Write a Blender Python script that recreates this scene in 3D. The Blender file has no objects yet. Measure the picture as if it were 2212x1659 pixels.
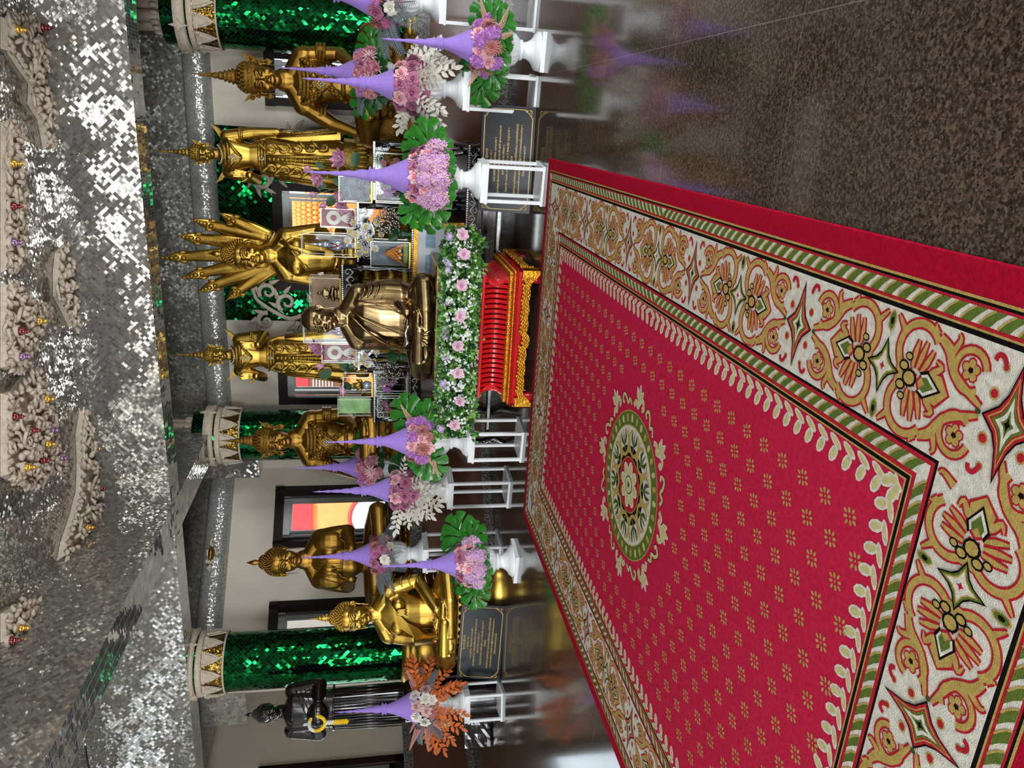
import bpy, math, random
from math import sin, cos, pi, radians as R, sqrt, atan2
from mathutils import Vector as V, Matrix, noise

C = bpy.context.scene.collection
SC = bpy.context.scene
# ------------------------------------------------------------------ camera (a phone held so that the picture lies on its side)
FOC, PX, PV, EYE = 1640.0, 829.5, 1106.0, 1.5      # focal length in pixels of the 2212 x 1659 frame, picture centre, eye height
PITCH, YAW = R(10.7), R(19.1)
FH = V((-sin(YAW), cos(YAW), 0)); RT = V((cos(YAW), sin(YAW), 0)); ZZ = V((0, 0, 1))
FW = FH*cos(PITCH) - ZZ*sin(PITCH); UPV = FH*sin(PITCH) + ZZ*cos(PITCH)
cam_d = bpy.data.cameras.new('camera'); cam = bpy.data.objects.new('camera', cam_d); C.objects.link(cam)
cam_d.sensor_fit = 'HORIZONTAL'; cam_d.sensor_width = 36; cam_d.lens = FOC/2212*36
cam_d.clip_start = .02; cam_d.clip_end = 200
M = Matrix.Identity(4)
for i, ax in enumerate((-UPV, RT, -FW)):
    for j in range(3): M[j][i] = ax[j]
M.translation = V((0, 0, EYE)); cam.matrix_world = M
SC.camera = cam
# ------------------------------------------------------------------ view, world, daylight
SC.view_settings.view_transform = 'Standard'; SC.view_settings.look = 'None'
SC.view_settings.gamma = 1; SC.view_settings.use_curve_mapping = False
SC.view_settings.exposure = 0.6
try:
    SC.cycles.use_denoising = True
    SC.cycles.max_bounces = 7; SC.cycles.glossy_bounces = 4; SC.cycles.transparent_max_bounces = 12
    SC.cycles.caustics_reflective = False; SC.cycles.caustics_refractive = False
    SC.cycles.sample_clamp_indirect = 4
except Exception: pass
W = bpy.data.worlds.new('sky'); SC.world = W; W.use_nodes = True
bg = W.node_tree.nodes['Background']; bg.inputs[0].default_value = (.80, .90, 1, 1); bg.inputs[1].default_value = 2.2

def lamp(name, kind, loc, rot, energy, col=(1, 1, 1), size=None):
    d = bpy.data.lights.new(name, kind); d.energy = energy; d.color = col
    if kind == 'AREA': d.shape = 'RECTANGLE'; d.size, d.size_y = size
    if kind == 'SUN': d.angle = R(1)
    o = bpy.data.objects.new(name, d); C.objects.link(o); o.location = loc; o.rotation_euler = rot; return o
lamp('sun', 'SUN', (0, -20, 20), (R(33), 0, R(-14)), 4.0, (1, .95, .88))
# daylight coming in through the open doorways behind the camera and in the side wings (each lamp fills one opening)
lamp('daylight_doorway', 'AREA', (-1.8, -3.9, 1.5), (R(90), 0, 0), 240, (.94, .97, 1), (2.6, 2.7))
lamp('daylight_doorway', 'AREA', (-5.9, -3.9, 1.7), (R(90), 0, 0), 110, (.94, .97, 1), (1.6, 2.0))
lamp('daylight_doorway', 'AREA', (2.6, -3.9, 1.7), (R(90), 0, 0), 130, (.94, .97, 1), (1.6, 2.0))
lamp('daylight_doorway', 'AREA', (5.1, 3.6, 1.6), (R(90), 0, R(90)), 190, (.94, .97, 1), (2.2, 2.4))
lamp('daylight_doorway', 'AREA', (-8.7, 2.6, 1.6), (R(90), 0, R(-90)), 85, (.94, .97, 1), (2.2, 2.4))

# ------------------------------------------------------------------ picture point -> place on a real plane
def ray(x, y): return FW*FOC + RT*(1659-y-PX) - UPV*(x-PV)
def onY(x, y, Y): d = ray(x, y); return V((0, 0, EYE)) + d*(Y/d.y)
def onX(x, y, X): d = ray(x, y); return V((0, 0, EYE)) + d*(X/d.x)
def onZ(x, y, z): d = ray(x, y); return V((0, 0, EYE)) + d*((z-EYE)/d.z)
def zat(v, dist, y=829): d = ray(v, y); return EYE + d.z/(d.dot(FH))*dist     # height of picture row v at a forward distance
def fwd(p): return V((p[0], p[1], 0)).dot(FH)

# ------------------------------------------------------------------ mesh builder
class MB:
    def __init__(s): s.v = []; s.f = []; s.m = []; s.s = []; s.uv = {}
    def add(s, vs, fs, mat=0, smooth=True, uvs=None):
        o = len(s.v); s.v += [tuple(p) for p in vs]
        for f in fs:
            if uvs: s.uv[len(s.f)] = [uvs[i] for i in f]
            s.f.append([o+i for i in f]); s.m.append(mat); s.s.append(smooth)
    def box(s, c, d, rz=0, mat=0, rx=0, bev=0):
        x, y, z = d[0]/2, d[1]/2, d[2]/2
        M = Matrix.Rotation(rz, 3, 'Z') @ Matrix.Rotation(rx, 3, 'X'); c = V(c)
        F_ = [(0, 1, 3, 2), (4, 6, 7, 5), (0, 4, 5, 1), (2, 3, 7, 6), (0, 2, 6, 4), (1, 5, 7, 3)]
        if bev:
            pts = []; fs = []
            b = min(bev, x*.9, y*.9, z*.9)
            for zz, k in ((-z, b), (-z+b, 0), (z-b, 0), (z, b)):
                for ax, ay in ((-1, -1), (1, -1), (1, 1), (-1, 1)): pts.append(M @ V((ax*(x-k), ay*(y-k), zz)) + c)
            fs = [(3, 2, 1, 0), (12, 13, 14, 15)]
            for r in range(3):
                for i in range(4): j = (i+1) % 4; fs.append((r*4+i, r*4+j, r*4+4+j, r*4+4+i))
            s.add(pts, fs, mat, False); return
        s.add([M @ V((a*x, b*y, g*z)) + c for a in (-1, 1) for b in (-1, 1) for g in (-1, 1)], F_, mat, False)
    def bar(s, a, b, w, h=None, mat=0):          # straight square bar between two points
        h = h or w; a = V(a); b = V(b); t = (b-a).normalized(); u = t.cross(ZZ if abs(t.z) < .9 else V((1, 0, 0))).normalized(); n = u.cross(t)
        q = [(-1, -1), (1, -1), (1, 1), (-1, 1)]
        pts = [p+u*(i*w/2)+n*(j*h/2) for p in (a, b) for i, j in q]
        s.add(pts, [(0, 1, 2, 3), (7, 6, 5, 4)]+[(i, i+4, (i+1) % 4+4, (i+1) % 4) for i in range(4)], mat, False)
    def tube(s, pts, rad, seg=8, mat=0, flat=None, smooth=True):   # tube with a radius per point; flat=(axis, factor) squeezes it
        pts = [V(p) for p in pts]; n = len(pts)
        if not isinstance(rad, (list, tuple)): rad = [rad]*n
        vs = []; u = None
        for i, p in enumerate(pts):
            t = (pts[min(i+1, n-1)]-pts[max(i-1, 0)]).normalized()
            if u is None: u = t.cross(V((0, 0, 1)) if abs(t.z) < .9 else V((0, 1, 0))).normalized()
            else: u = (u - t*u.dot(t)).normalized()
            w = t.cross(u)
            for k in range(seg):
                d = (u*cos(2*pi*k/seg)+w*sin(2*pi*k/seg))*rad[i]
                if flat: a = flat[0]; d = d - a*(d.dot(a)*(1-flat[1]))
                vs.append(p+d)
        fs = [(i*seg+k, i*seg+(k+1) % seg, (i+1)*seg+(k+1) % seg, (i+1)*seg+k) for i in range(n-1) for k in range(seg)]
        fs += [tuple(range(seg))[::-1], tuple((n-1)*seg+k for k in range(seg))]
        s.add(vs, fs, mat, smooth)
    def lathe(s, prof, seg=24, c=(0, 0, 0), mat=0, flute=None, sx=1, sy=1, smooth=True, square=0, uvs=False):
        vs = []; c = V(c)
        for r, z in prof:
            for k in range(seg):
                a = 2*pi*k/seg + (pi/4 if square else 0); rr = r
                if flute and flute[0] <= z <= flute[1]: rr = r*(1-flute[3]*(.5+.5*cos(flute[2]*a)))
                vs.append(c+V((rr*cos(a)*sx, rr*sin(a)*sy, z)))
        n = len(prof)
        fs = [(i*seg+k, i*seg+(k+1) % seg, (i+1)*seg+(k+1) % seg, (i+1)*seg+k) for i in range(n-1) for k in range(seg)]
        base = len(s.f)
        s.add(vs, fs, mat, smooth)
        if uvs:
            for i in range(n-1):
                for k in range(seg):
                    r = prof[i][0]; q = 2*pi*r/seg
                    s.uv[base+i*seg+k] = [(k*q, prof[i][1]), ((k+1)*q, prof[i][1]), ((k+1)*q, prof[i+1][1]), (k*q, prof[i+1][1])]
        if prof[0][0] > 1e-4: s.add(vs[:seg], [tuple(range(seg))[::-1]], mat, False)
        if prof[-1][0] > 1e-4: s.add(vs[-seg:], [tuple(range(seg))], mat, False)
    def ell(s, c, r, seg=12, rings=8, mat=0, M=None):
        if not isinstance(r, (tuple, list)): r = (r, r, r)
        c = V(c); vs = []
        def P(x, y, z): q = V((x*r[0], y*r[1], z*r[2])); return c+(M @ q if M else q)
        vs.append(P(0, 0, -1))
        for i in range(1, rings):
            t = -pi/2+pi*i/rings
            for k in range(seg): a = 2*pi*k/seg; vs.append(P(cos(t)*cos(a), cos(t)*sin(a), sin(t)))
        vs.append(P(0, 0, 1)); L = len(vs)-1
        fs = [(0, 1+(k+1) % seg, 1+k) for k in range(seg)]
        for i in range(rings-2):
            for k in range(seg): a = 1+i*seg; fs.append((a+k, a+(k+1) % seg, a+seg+(k+1) % seg, a+seg+k))
        a = 1+(rings-2)*seg
        fs += [(a+k, a+(k+1) % seg, L) for k in range(seg)]
        s.add(vs, fs, mat)
    def loft(s, rings, seg=24, mat=0, p=2.0):     # rings of (z, rx, ry, cx, cy): a closed body; p>2 squares the section
        vs = []
        for z, rx, ry, *o in rings:
            cx, cy = (o+[0, 0])[:2]
            for k in range(seg):
                a = 2*pi*k/seg; ca, sa = cos(a), sin(a)
                vs.append((cx+rx*math.copysign(abs(ca)**(2/p), ca), cy+ry*math.copysign(abs(sa)**(2/p), sa), z))
        n = len(rings)
        fs = [(i*seg+k, i*seg+(k+1) % seg, (i+1)*seg+(k+1) % seg, (i+1)*seg+k) for i in range(n-1) for k in range(seg)]
        fs += [tuple(range(seg))[::-1], tuple((n-1)*seg+k for k in range(seg))]
        s.add(vs, fs, mat)
    def prism(s, poly, T, th, mat=0):             # 2-d outline -> plate; T maps (a, b, depth) to a point
        n = len(poly); a = [T(p[0], p[1], 0) for p in poly]; b = [T(p[0], p[1], th) for p in poly]
        s.add(a+b, [tuple(range(n)), tuple(range(2*n-1, n-1, -1))]+[(i, i+n, (i+1) % n+n, (i+1) % n) for i in range(n)], mat, False)
    def limb(s, pts, rad, seg=12):                # tapered limb with rounded joints, for bodies that are fused afterwards
        s.tube(pts, rad, seg)
        for p, r in zip(pts, rad): s.ell(p, r, 12, 8)
    def quad(s, a, b, c, d, mat=0, uvs=None): s.add([a, b, c, d], [(0, 1, 2, 3)], mat, False, uvs)
    def mesh(s, name, mats):
        me = bpy.data.meshes.new(name); me.from_pydata(s.v, [], s.f)
        for m in (mats if isinstance(mats, (list, tuple)) else [mats]): me.materials.append(m)
        me.polygons.foreach_set('material_index', s.m); me.polygons.foreach_set('use_smooth', s.s)
        if s.uv:
            lay = me.uv_layers.new(name='uv').data
            for p in me.polygons:
                q = s.uv.get(p.index)
                if q:
                    for k, li in enumerate(p.loop_indices): lay[li].uv = q[k]
        me.update(); return me
    def build(s, name, mats, parent=None, **k): return link(name, s.mesh(name, mats), parent, **k)

def link(name, me, parent=None, loc=None, rot=None, label=None, cat=None, group=None, kind=None, scale=None):
    o = bpy.data.objects.new(name, me); C.objects.link(o)
    if parent: o.parent = parent
    if loc is not None: o.location = loc
    if rot is not None: o.rotation_euler = rot
    if scale is not None: o.scale = (scale,)*3 if not isinstance(scale, (tuple, list)) else scale
    for k, v in (('label', label), ('category', cat), ('group', group), ('kind', kind)):
        if v: o[k] = v
    return o
def thing(name, label, cat, loc=(0, 0, 0), rz=0, group=None, scale=None):
    return link(name, None, None, loc, (0, 0, rz), label, cat, group, None, scale)
def dup(root, loc, rz, label, group=None):
    r = root.copy(); C.objects.link(r); r.location = loc; r.rotation_euler = (0, 0, rz); r['label'] = label
    if group: r['group'] = group
    for ch in root.children:
        c = ch.copy(); C.objects.link(c); c.parent = r
        for g in ch.children: d = g.copy(); C.objects.link(d); d.parent = c
    return r
def fuse(mb, name, mat, parent, voxel=.008, it=4, fac=.5):      # one continuous skin round all the closed shapes in mb
    me = mb.mesh(name, mat); o = bpy.data.objects.new('temporary', me); C.objects.link(o)
    r = o.modifiers.new('r', 'REMESH'); r.mode = 'VOXEL'; r.voxel_size = voxel; r.use_smooth_shade = True
    w = o.modifiers.new('s', 'SMOOTH'); w.iterations = it; w.factor = fac
    dg = bpy.context.evaluated_depsgraph_get()
    out = bpy.data.meshes.new_from_object(o.evaluated_get(dg)); out.name = name
    bpy.data.objects.remove(o); bpy.data.meshes.remove(me)
    if not out.materials: out.materials.append(mat)
    return link(name, out, parent)

# ------------------------------------------------------------------ materials
def lin(h):
    if isinstance(h, str):
        h = h.lstrip('#'); c = [int(h[i:i+2], 16)/255 for i in (0, 2, 4)]
        return tuple(x/12.92 if x <= .04045 else ((x+.055)/1.055)**2.4 for x in c)+(1,)
    return tuple(h)+((1,) if len(h) == 3 else ())
def new_mat(name):
    m = bpy.data.materials.new(name); m.use_nodes = True; nt = m.node_tree
    return m, nt, nt.nodes['Principled BSDF']
def N(nt, kind, **k):
    n = nt.nodes.new(kind)
    for a, b in k.items(): setattr(n, a, b)
    return n
def pbr(name, col, rough=.5, metal=0, var=None, bump=None, spec=.5, coat=0, sheen=0, col2=None, emit=None, uv=None):
    m, nt, b = new_mat(name); L = nt.links.new
    b.inputs['Base Color'].default_value = lin(col); b.inputs['Roughness'].default_value = rough
    b.inputs['Metallic'].default_value = metal; b.inputs['Specular IOR Level'].default_value = spec
    b.inputs['Coat Weight'].default_value = coat; b.inputs['Coat Roughness'].default_value = .08
    if sheen: b.inputs['Sheen Weight'].default_value = sheen
    tc = N(nt, 'ShaderNodeTexCoord')
    if var:                                           # var = (scale, low, high): mottling between col*low..col*high or col..col2
        t = N(nt, 'ShaderNodeTexNoise'); t.inputs['Scale'].default_value = var[0]; t.inputs['Detail'].default_value = 4
        L(tc.outputs['Object'], t.inputs['Vector'])
        r = N(nt, 'ShaderNodeValToRGB'); c = lin(col); e = r.color_ramp.elements
        e[0].position, e[1].position = .32, .68
        e[0].color = tuple(x*var[1] for x in c[:3])+(1,)
        e[1].color = lin(col2) if col2 else tuple(min(1, x*var[2]) for x in c[:3])+(1,)
        L(t.outputs['Fac'], r.inputs['Fac']); L(r.outputs['Color'], b.inputs['Base Color'])
    if bump:                                          # bump = (scale, strength, distance)
        t = N(nt, 'ShaderNodeTexNoise'); t.inputs['Scale'].default_value = bump[0]; t.inputs['Detail'].default_value = 3
        L(tc.outputs['Object'], t.inputs['Vector'])
        q = N(nt, 'ShaderNodeBump'); q.inputs['Strength'].default_value = bump[1]; q.inputs['Distance'].default_value = bump[2]
        L(t.outputs['Fac'], q.inputs['Height']); L(q.outputs['Normal'], b.inputs['Normal'])
    if emit: b.inputs['Emission Color'].default_value = lin(emit[0]); b.inputs['Emission Strength'].default_value = emit[1]
    return m
def math_(nt, op, a, b=None):
    n = N(nt, 'ShaderNodeMath', operation=op)
    for i, q in enumerate((a, b)):
        if q is None: continue
        if isinstance(q, (int, float)): n.inputs[i].default_value = q
        else: nt.links.new(q, n.inputs[i])
    return n.outputs[0]
def mosaic(name, colA, colB, tile=.034, rot=45, tilt=.2, rough=.06, grout='#3a3a38', gw=.05, aspect=1, wave=.10, metal=1.0):
    """small mirror tiles, each set at its own slight tilt, laid on the UV map (metres)"""
    m, nt, b = new_mat(name); L = nt.links.new
    uv = N(nt, 'ShaderNodeUVMap')
    mp = N(nt, 'ShaderNodeMapping'); mp.inputs['Rotation'].default_value = (0, 0, R(rot)); mp.inputs['Scale'].default_value = (1/tile, 1/tile/aspect, 1)
    L(uv.outputs[0], mp.inputs[0])
    fl = N(nt, 'ShaderNodeVectorMath', operation='FLOOR'); L(mp.outputs[0], fl.inputs[0])
    fr = N(nt, 'ShaderNodeVectorMath', operation='FRACTION'); L(mp.outputs[0], fr.inputs[0])
    wn = N(nt, 'ShaderNodeTexWhiteNoise', noise_dimensions='2D'); L(fl.outputs[0], wn.inputs['Vector'])
    ns = N(nt, 'ShaderNodeTexNoise', noise_dimensions='2D'); ns.inputs['Scale'].default_value = .09; L(fl.outputs[0], ns.inputs['Vector'])
    g = N(nt, 'ShaderNodeNewGeometry')
    def sub(sock, k):
        a = N(nt, 'ShaderNodeVectorMath', operation='SUBTRACT'); L(sock, a.inputs[0]); a.inputs[1].default_value = (.5, .5, .5)
        c = N(nt, 'ShaderNodeVectorMath', operation='SCALE'); L(a.outputs[0], c.inputs[0]); c.inputs['Scale'].default_value = k; return c.outputs[0]
    a1 = N(nt, 'ShaderNodeVectorMath', operation='ADD'); L(g.outputs['Normal'], a1.inputs[0]); L(sub(wn.outputs['Color'], tilt), a1.inputs[1])
    a2 = N(nt, 'ShaderNodeVectorMath', operation='ADD'); L(a1.outputs[0], a2.inputs[0]); L(sub(ns.outputs['Color'], wave), a2.inputs[1])
    nn = N(nt, 'ShaderNodeVectorMath', operation='NORMALIZE'); L(a2.outputs[0], nn.inputs[0])
    mx = N(nt, 'ShaderNodeMixRGB'); mx.inputs[1].default_value = lin(colA); mx.inputs[2].default_value = lin(colB); L(wn.outputs['Value'], mx.inputs[0])
    sp = N(nt, 'ShaderNodeSeparateXYZ'); L(fr.outputs[0], sp.inputs[0])
    e = [math_(nt, 'LESS_THAN', sp.outputs[i], gw) for i in (0, 1)]
    ed = math_(nt, 'MAXIMUM', e[0], e[1])
    m2 = N(nt, 'ShaderNodeMixRGB'); L(ed, m2.inputs[0]); L(mx.outputs[0], m2.inputs[1]); m2.inputs[2].default_value = lin(grout)
    L(m2.outputs[0], b.inputs['Base Color']); L(nn.outputs[0], b.inputs['Normal'])
    L(math_(nt, 'MULTIPLY', math_(nt, 'SUBTRACT', 1, ed), metal), b.inputs['Metallic'])
    L(math_(nt, 'ADD', math_(nt, 'MULTIPLY', ed, .6), rough), b.inputs['Roughness'])
    return m
def granite(name, cols, scale=60, rough=.1, coat=.6, joints=None, spec=.5):
    m, nt, b = new_mat(name); L = nt.links.new
    tc = N(nt, 'ShaderNodeTexCoord')
    v = N(nt, 'ShaderNodeTexVoronoi'); v.inputs['Scale'].default_value = scale; L(tc.outputs['Object'], v.inputs['Vector'])
    t = N(nt, 'ShaderNodeTexNoise'); t.inputs['Scale'].default_value = scale*.55; t.inputs['Detail'].default_value = 5; L(tc.outputs['Object'], t.inputs['Vector'])
    s = N(nt, 'ShaderNodeSeparateXYZ'); L(v.outputs['Color'], s.inputs[0])
    f = math_(nt, 'ADD', math_(nt, 'MULTIPLY', s.outputs[0], .45), math_(nt, 'MULTIPLY', t.outputs['Fac'], .55))
    r = N(nt, 'ShaderNodeValToRGB'); e = r.color_ramp.elements
    e[0].position = .25; e[0].color = lin(cols[0]); e[1].position = .72; e[1].color = lin(cols[2])
    q = r.color_ramp.elements.new(.48); q.color = lin(cols[1])
    L(f, r.inputs['Fac']); out = r.outputs['Color']
    if joints:                                        # thin joints between slabs, (width x, width y, offset x, offset y)
        sp = N(nt, 'ShaderNodeSeparateXYZ'); L(tc.outputs['Object'], sp.inputs[0])
        d = [math_(nt, 'LESS_THAN', math_(nt, 'FRACT', math_(nt, 'DIVIDE', math_(nt, 'SUBTRACT', sp.outputs[i], joints[i+2]), joints[i])), .004/joints[i]) for i in (0, 1)]
        mx = N(nt, 'ShaderNodeMixRGB'); L(math_(nt, 'MULTIPLY', math_(nt, 'MAXIMUM', d[0], d[1]), .6), mx.inputs[0]); L(out, mx.inputs[1]); mx.inputs[2].default_value = lin('#8a7f74'); out = mx.outputs[0]
    L(out, b.inputs['Base Color']); b.inputs['Roughness'].default_value = rough; b.inputs['Specular IOR Level'].default_value = spec; b.inputs['Coat Weight'].default_value = coat; b.inputs['Coat Roughness'].default_value = .04
    return m
def clear(name, tint=(1, 1, 1), refl=.08, rough=.0):
    m = bpy.data.materials.new(name); m.use_nodes = True; nt = m.node_tree; nt.nodes.clear()
    o = N(nt, 'ShaderNodeOutputMaterial'); t = N(nt, 'ShaderNodeBsdfTransparent'); t.inputs[0].default_value = tuple(tint)+(1,)
    g = N(nt, 'ShaderNodeBsdfGlossy'); g.inputs['Roughness'].default_value = rough
    lw = N(nt, 'ShaderNodeLayerWeight'); lw.inputs[0].default_value = .25
    mx = N(nt, 'ShaderNodeMixShader')
    nt.links.new(math_(nt, 'ADD', math_(nt, 'MULTIPLY', lw.outputs['Fresnel'], .16), refl), mx.inputs[0])
    nt.links.new(t.outputs[0], mx.inputs[1]); nt.links.new(g.outputs[0], mx.inputs[2]); nt.links.new(mx.outputs[0], o.inputs[0])
    return m

MIR = mosaic('silver_mirror_mosaic', '#cac7bf', '#94928c', .031, 45, .11, .05, '#6b6a63', .07, 1, .30, .72)
MIRB = mosaic('silver_mirror_bricks', '#cfd1d0', '#9da09f', .03, 0, .06, .05, '#bdbdb4', .05, 3.2, .10, .8)
MIRS = mosaic('silver_mirror_fine', '#c2c4c0', '#9b9d98', .016, 45, .38, .2, '#8a8980', .08, 1, .1, .45)
GRN = mosaic('green_mirror_mosaic', '#0a7434', '#043a1b', .038, 45, .11, .06, '#031c0c', .06, 1, .28)
GOLDM = mosaic('gold_mosaic', '#8f7434', '#6d5524', .014, 45, .45, .25, '#4a3a18', .08)
PLASTER = pbr('white_wall', '#d2c8b6', .45, 0, (2.2, .93, 1.03), (90, .12, .004))
STUCCO = pbr('cream_stucco', '#cdbfa9', .75, 0, (30, .82, 1.08), (60, .5, .008))
WHITE = pbr('white_paint', '#eef0f0', .32, 0, (18, .96, 1), None, .5, .15)
FLOORM = granite('polished_brown_granite', ('#241b16', '#44362d', '#685849'), 125, .12, .12, (1.2, 1.2, .43, .31))
DADO = pbr('brown_polished_stone', '#5a3a2c', .22, 0, (40, .85, 1.12), None, .5, .3)
GREYST = granite('grey_speckled_granite', ('#1c1b1a', '#55524e', '#8f8b84'), 90, .25, .3)
GOLD = pbr('bright_gold', '#bf9c46', .34, 1, (6, .82, 1.05), (45, .05, .004))
GOLDC = pbr('carved_gold', '#bf9c46', .40, 1, (14, .7, 1.05), (70, .75, .012))
GOLDD = pbr('deep_satin_gold', '#9c7733', .42, 1, (5, .82, 1.06), (40, .04, .004))
GOLDDC = pbr('deep_carved_gold', '#9c7733', .46, 1, (14, .7, 1.06), (85, .9, .012))
GOLDP = pbr('gold_leaf_paint', '#d99b2b', .34, .85, (20, .75, 1.1), (60, .6, .01))
BRONZE = pbr('polished_bronze', '#9a835c', .26, 1, (7, .6, 1.12), (25, .06, .006))
BLACKB = pbr('black_bronze', '#17120f', .22, .35, (6, .7, 1.3), None, .6, .5)
LACQ = pbr('black_lacquer', '#100b0b', .16, 0, None, None, .5, .6)
PEARL = pbr('mother_of_pearl', '#d9dedb', .2, .55, (60, .6, 1.1))
REDL = pbr('red_lacquer', '#c4151b', .2, 0, (8, .9, 1.05), None, .5, .5)
REDD = pbr('dark_red_gap', '#2b0508', .5)
PURP = pbr('purple_felt', '#a283d8', .9, 0, (70, .92, 1.06), (200, .25, .003), .2, 0, .3)
BLACKFR = pbr('dark_brown_frame', '#1a0d0a', .5, 0, None, None, .2)
ALU = pbr('grey_aluminium', '#8d8f8e', .4, .5)
GLASS = clear('window_glass', (.97, .99, .98), .03)
ACRY = clear('clear_acrylic', (.95, .97, .96), .008)
ACRE = pbr('acrylic_edge', '#c9c9b8', .2, .3)
DARKIN = pbr('dark_eye', '#120d0a', .3)
GEM = pbr('silver_gem', '#e8eef2', .12, .9)
# ------------------------------------------------------------------ the hall
def auto_uv(mb):
    for i, f in enumerate(mb.f):
        if i in mb.uv: continue
        p = [V(mb.v[k]) for k in f]; n = (p[1]-p[0]).cross(p[2]-p[0])
        if n.length < 1e-12: continue
        n.normalize()
        if abs(n.z) > .7: mb.uv[i] = [(q.x, q.y) for q in p]
        else: t = ZZ.cross(n).normalized(); mb.uv[i] = [(q.dot(t), q.z) for q in p]
    return mb
def struct(name, mb, m): return link(name, auto_uv(mb).mesh(name, m), kind='structure')
def wall_mb(a, b, z0, z1, openings=(), th=.15, mat=0, mb=None):     # interior face on the line a-b, thickness to the left of a->b
    mb = mb or MB(); a = V((a[0], a[1], 0)); b = V((b[0], b[1], 0)); L_ = (b-a).length; t = (b-a)/L_; n = ZZ.cross(t)*th
    def piece(s0, s1, q0, q1):
        if s1-s0 < 1e-4 or q1-q0 < 1e-4: return
        p = [a+t*s0, a+t*s1, a+t*s1+n, a+t*s0+n]
        vs = [q+ZZ*q0 for q in p]+[q+ZZ*q1 for q in p]
        mb.add(vs, [(0, 1, 5, 4), (2, 3, 7, 6), (1, 2, 6, 5), (3, 0, 4, 7), (0, 3, 2, 1), (4, 5, 6, 7)], mat, False)
    s = 0
    for s0, s1, q0, q1 in sorted(openings):
        piece(s, s0, z0, z1); piece(s0, s1, z0, q0); piece(s0, s1, q1, z1); s = s1
    piece(s, L_, z0, z1); return mb
YB = 10.45
CH0, CH1 = V((-4.91, YB, 0)), V((-7.0, 8.27, 0))
CORN0, CORN1, CEIL, CEIC, SOFF = 3.38, 3.70, 4.5, 4.31, 3.54
mb = MB(); mb.quad((-11, -7, 0), (9, -7, 0), (9, 13, 0), (-11, 13, 0)); mb.box((-1, 3, -.1), (20, 20, .19)); struct('floor', mb, FLOORM)

def wpos(x0, y0, y1, Y): return onY(x0, y0, Y).x, onY(x0, y1, Y).x
wc = wpos(595, 622, 395, YB); wl = wpos(607, 868, 738, YB); wr = wpos(576, 225, 108, YB)
ztop = onY(607, 868, YB).z; zc_top = onY(595, 500, YB).z; zr_top = onY(576, 170, YB).z
ZB = 1.05
xr, xl = 5.5, CH0.x                                                # back wall runs from right to left so that its thickness lies outside
def sx(x): return x-xl
bw = wall_mb((xl, YB), (xr, YB), 0, CEIL, [(sx(wl[0]), sx(wl[1]), ZB, ztop), (sx(wc[0]), sx(wc[1]), ZB, zc_top), (sx(wr[0]), sx(wr[1]), ZB, zr_top)])
struct('wall_back', bw, PLASTER)
def on_ch(x, y):                                                   # picture point on the slanting wall: distance along it, height
    d = ray(x, y); n = ZZ.cross(CH1-CH0); k = (CH0-V((0, 0, EYE))).dot(n)/d.dot(n); p = V((0, 0, EYE))+d*k
    return (V((p.x, p.y, 0))-CH0).dot((CH1-CH0).normalized()), p.z
s1a, zt1 = on_ch(600, 1057); s1b, _ = on_ch(600, 1180); s2a, zt2 = on_ch(588, 1306)
CL = (CH1-CH0).length; s2b = min(s2a+(s1b-s1a), CL-.05)
wins_ch = [(s1a, s1b, ZB, zt1), (s2a, s2b, ZB, zt1)]
rev = [(CL-b, CL-a, c, d) for a, b, c, d in wins_ch]
struct('wall_slant', wall_mb(CH1, CH0, 0, CEIL, rev), PLASTER)
mb = wall_mb((-8.8, 11), (-7.3, 11), 0, CEIL); wall_mb((-7.3, 11), (CH1.x, CH1.y), 0, CEIL, mb=mb); struct('wall_recess', mb, PLASTER)
yl1 = onX(885, 1637, -8.8).y
struct('wall_left', wall_mb((-8.8, -4), (-8.8, 11), 0, CEIL, [(5.4, 7.8, 0, 2.8), (yl1-1.5+4, yl1+4, 1.02, 3.0)]), PLASTER)
struct('wall_right', wall_mb((5.2, YB), (5.2, -4), 0, CEIL, [(YB-4.8, YB-2.4, 0, 2.8)]), PLASTER)
struct('wall_front', wall_mb((5.2, -4), (-8.8, -4), 0, CEIL, [(1.7, 3.5, .7, 2.7), (5.6, 8.4, 0, 2.9), (10.2, 12.0, .7, 2.7)]), PLASTER)
# ceilings: a lower mosaic field in the middle, higher ones in the aisles, mirror-clad beams between
mb = MB(); mb.box((-1.4, 2.5, CEIC+.1), (5.4, 10.6, .2)); mb.box((-1.6, 3.4, CEIL+.36), (15, 15.4, .3))
struct('ceiling', mb, MIR)
BY0, BY1, BX0, BX1 = 7.63, 7.99, -4.42, -4.03
def beam(name, c, d):
    mb = MB(); x, y, z = [q/2 for q in d]
    P = [V(c)+V((a*x, b*y, g*z)) for a in (-1, 1) for b in (-1, 1) for g in (-1, 1)]
    mb.add(P, [(0, 1, 3, 2), (4, 6, 7, 5), (0, 4, 5, 1), (2, 3, 7, 6), (1, 5, 7, 3)], 0, False)
    mb.add(P, [(0, 2, 6, 4)], 1, False)
    if d[0] < d[1]: auto_uv(mb); mb.uv[5] = [(p[1], p[0]) for p in (P[0], P[2], P[6], P[4])]
    struct(name, mb, [MIR, MIRB])
zc = (SOFF+CEIL+.2)/2; hz = CEIL+.2-SOFF
beam('trim_1', (-1.8, (BY0+BY1)/2, zc), (14, BY1-BY0, hz))
beam('trim_2', ((BX0+BX1)/2, 3.2, zc+.002), (BX1-BX0, 14.4, hz))
beam('trim_3', (1.45, 3.2, zc+.002), (.4, 14.4, hz))
beam('trim_4', (-7.0, 8.52, (3.05+4.4)/2), (1.1, .4, 1.35)); beam('trim_5', (-4.62, 10.25, (3.0+4.4)/2), (.5, .36, 1.4))
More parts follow.
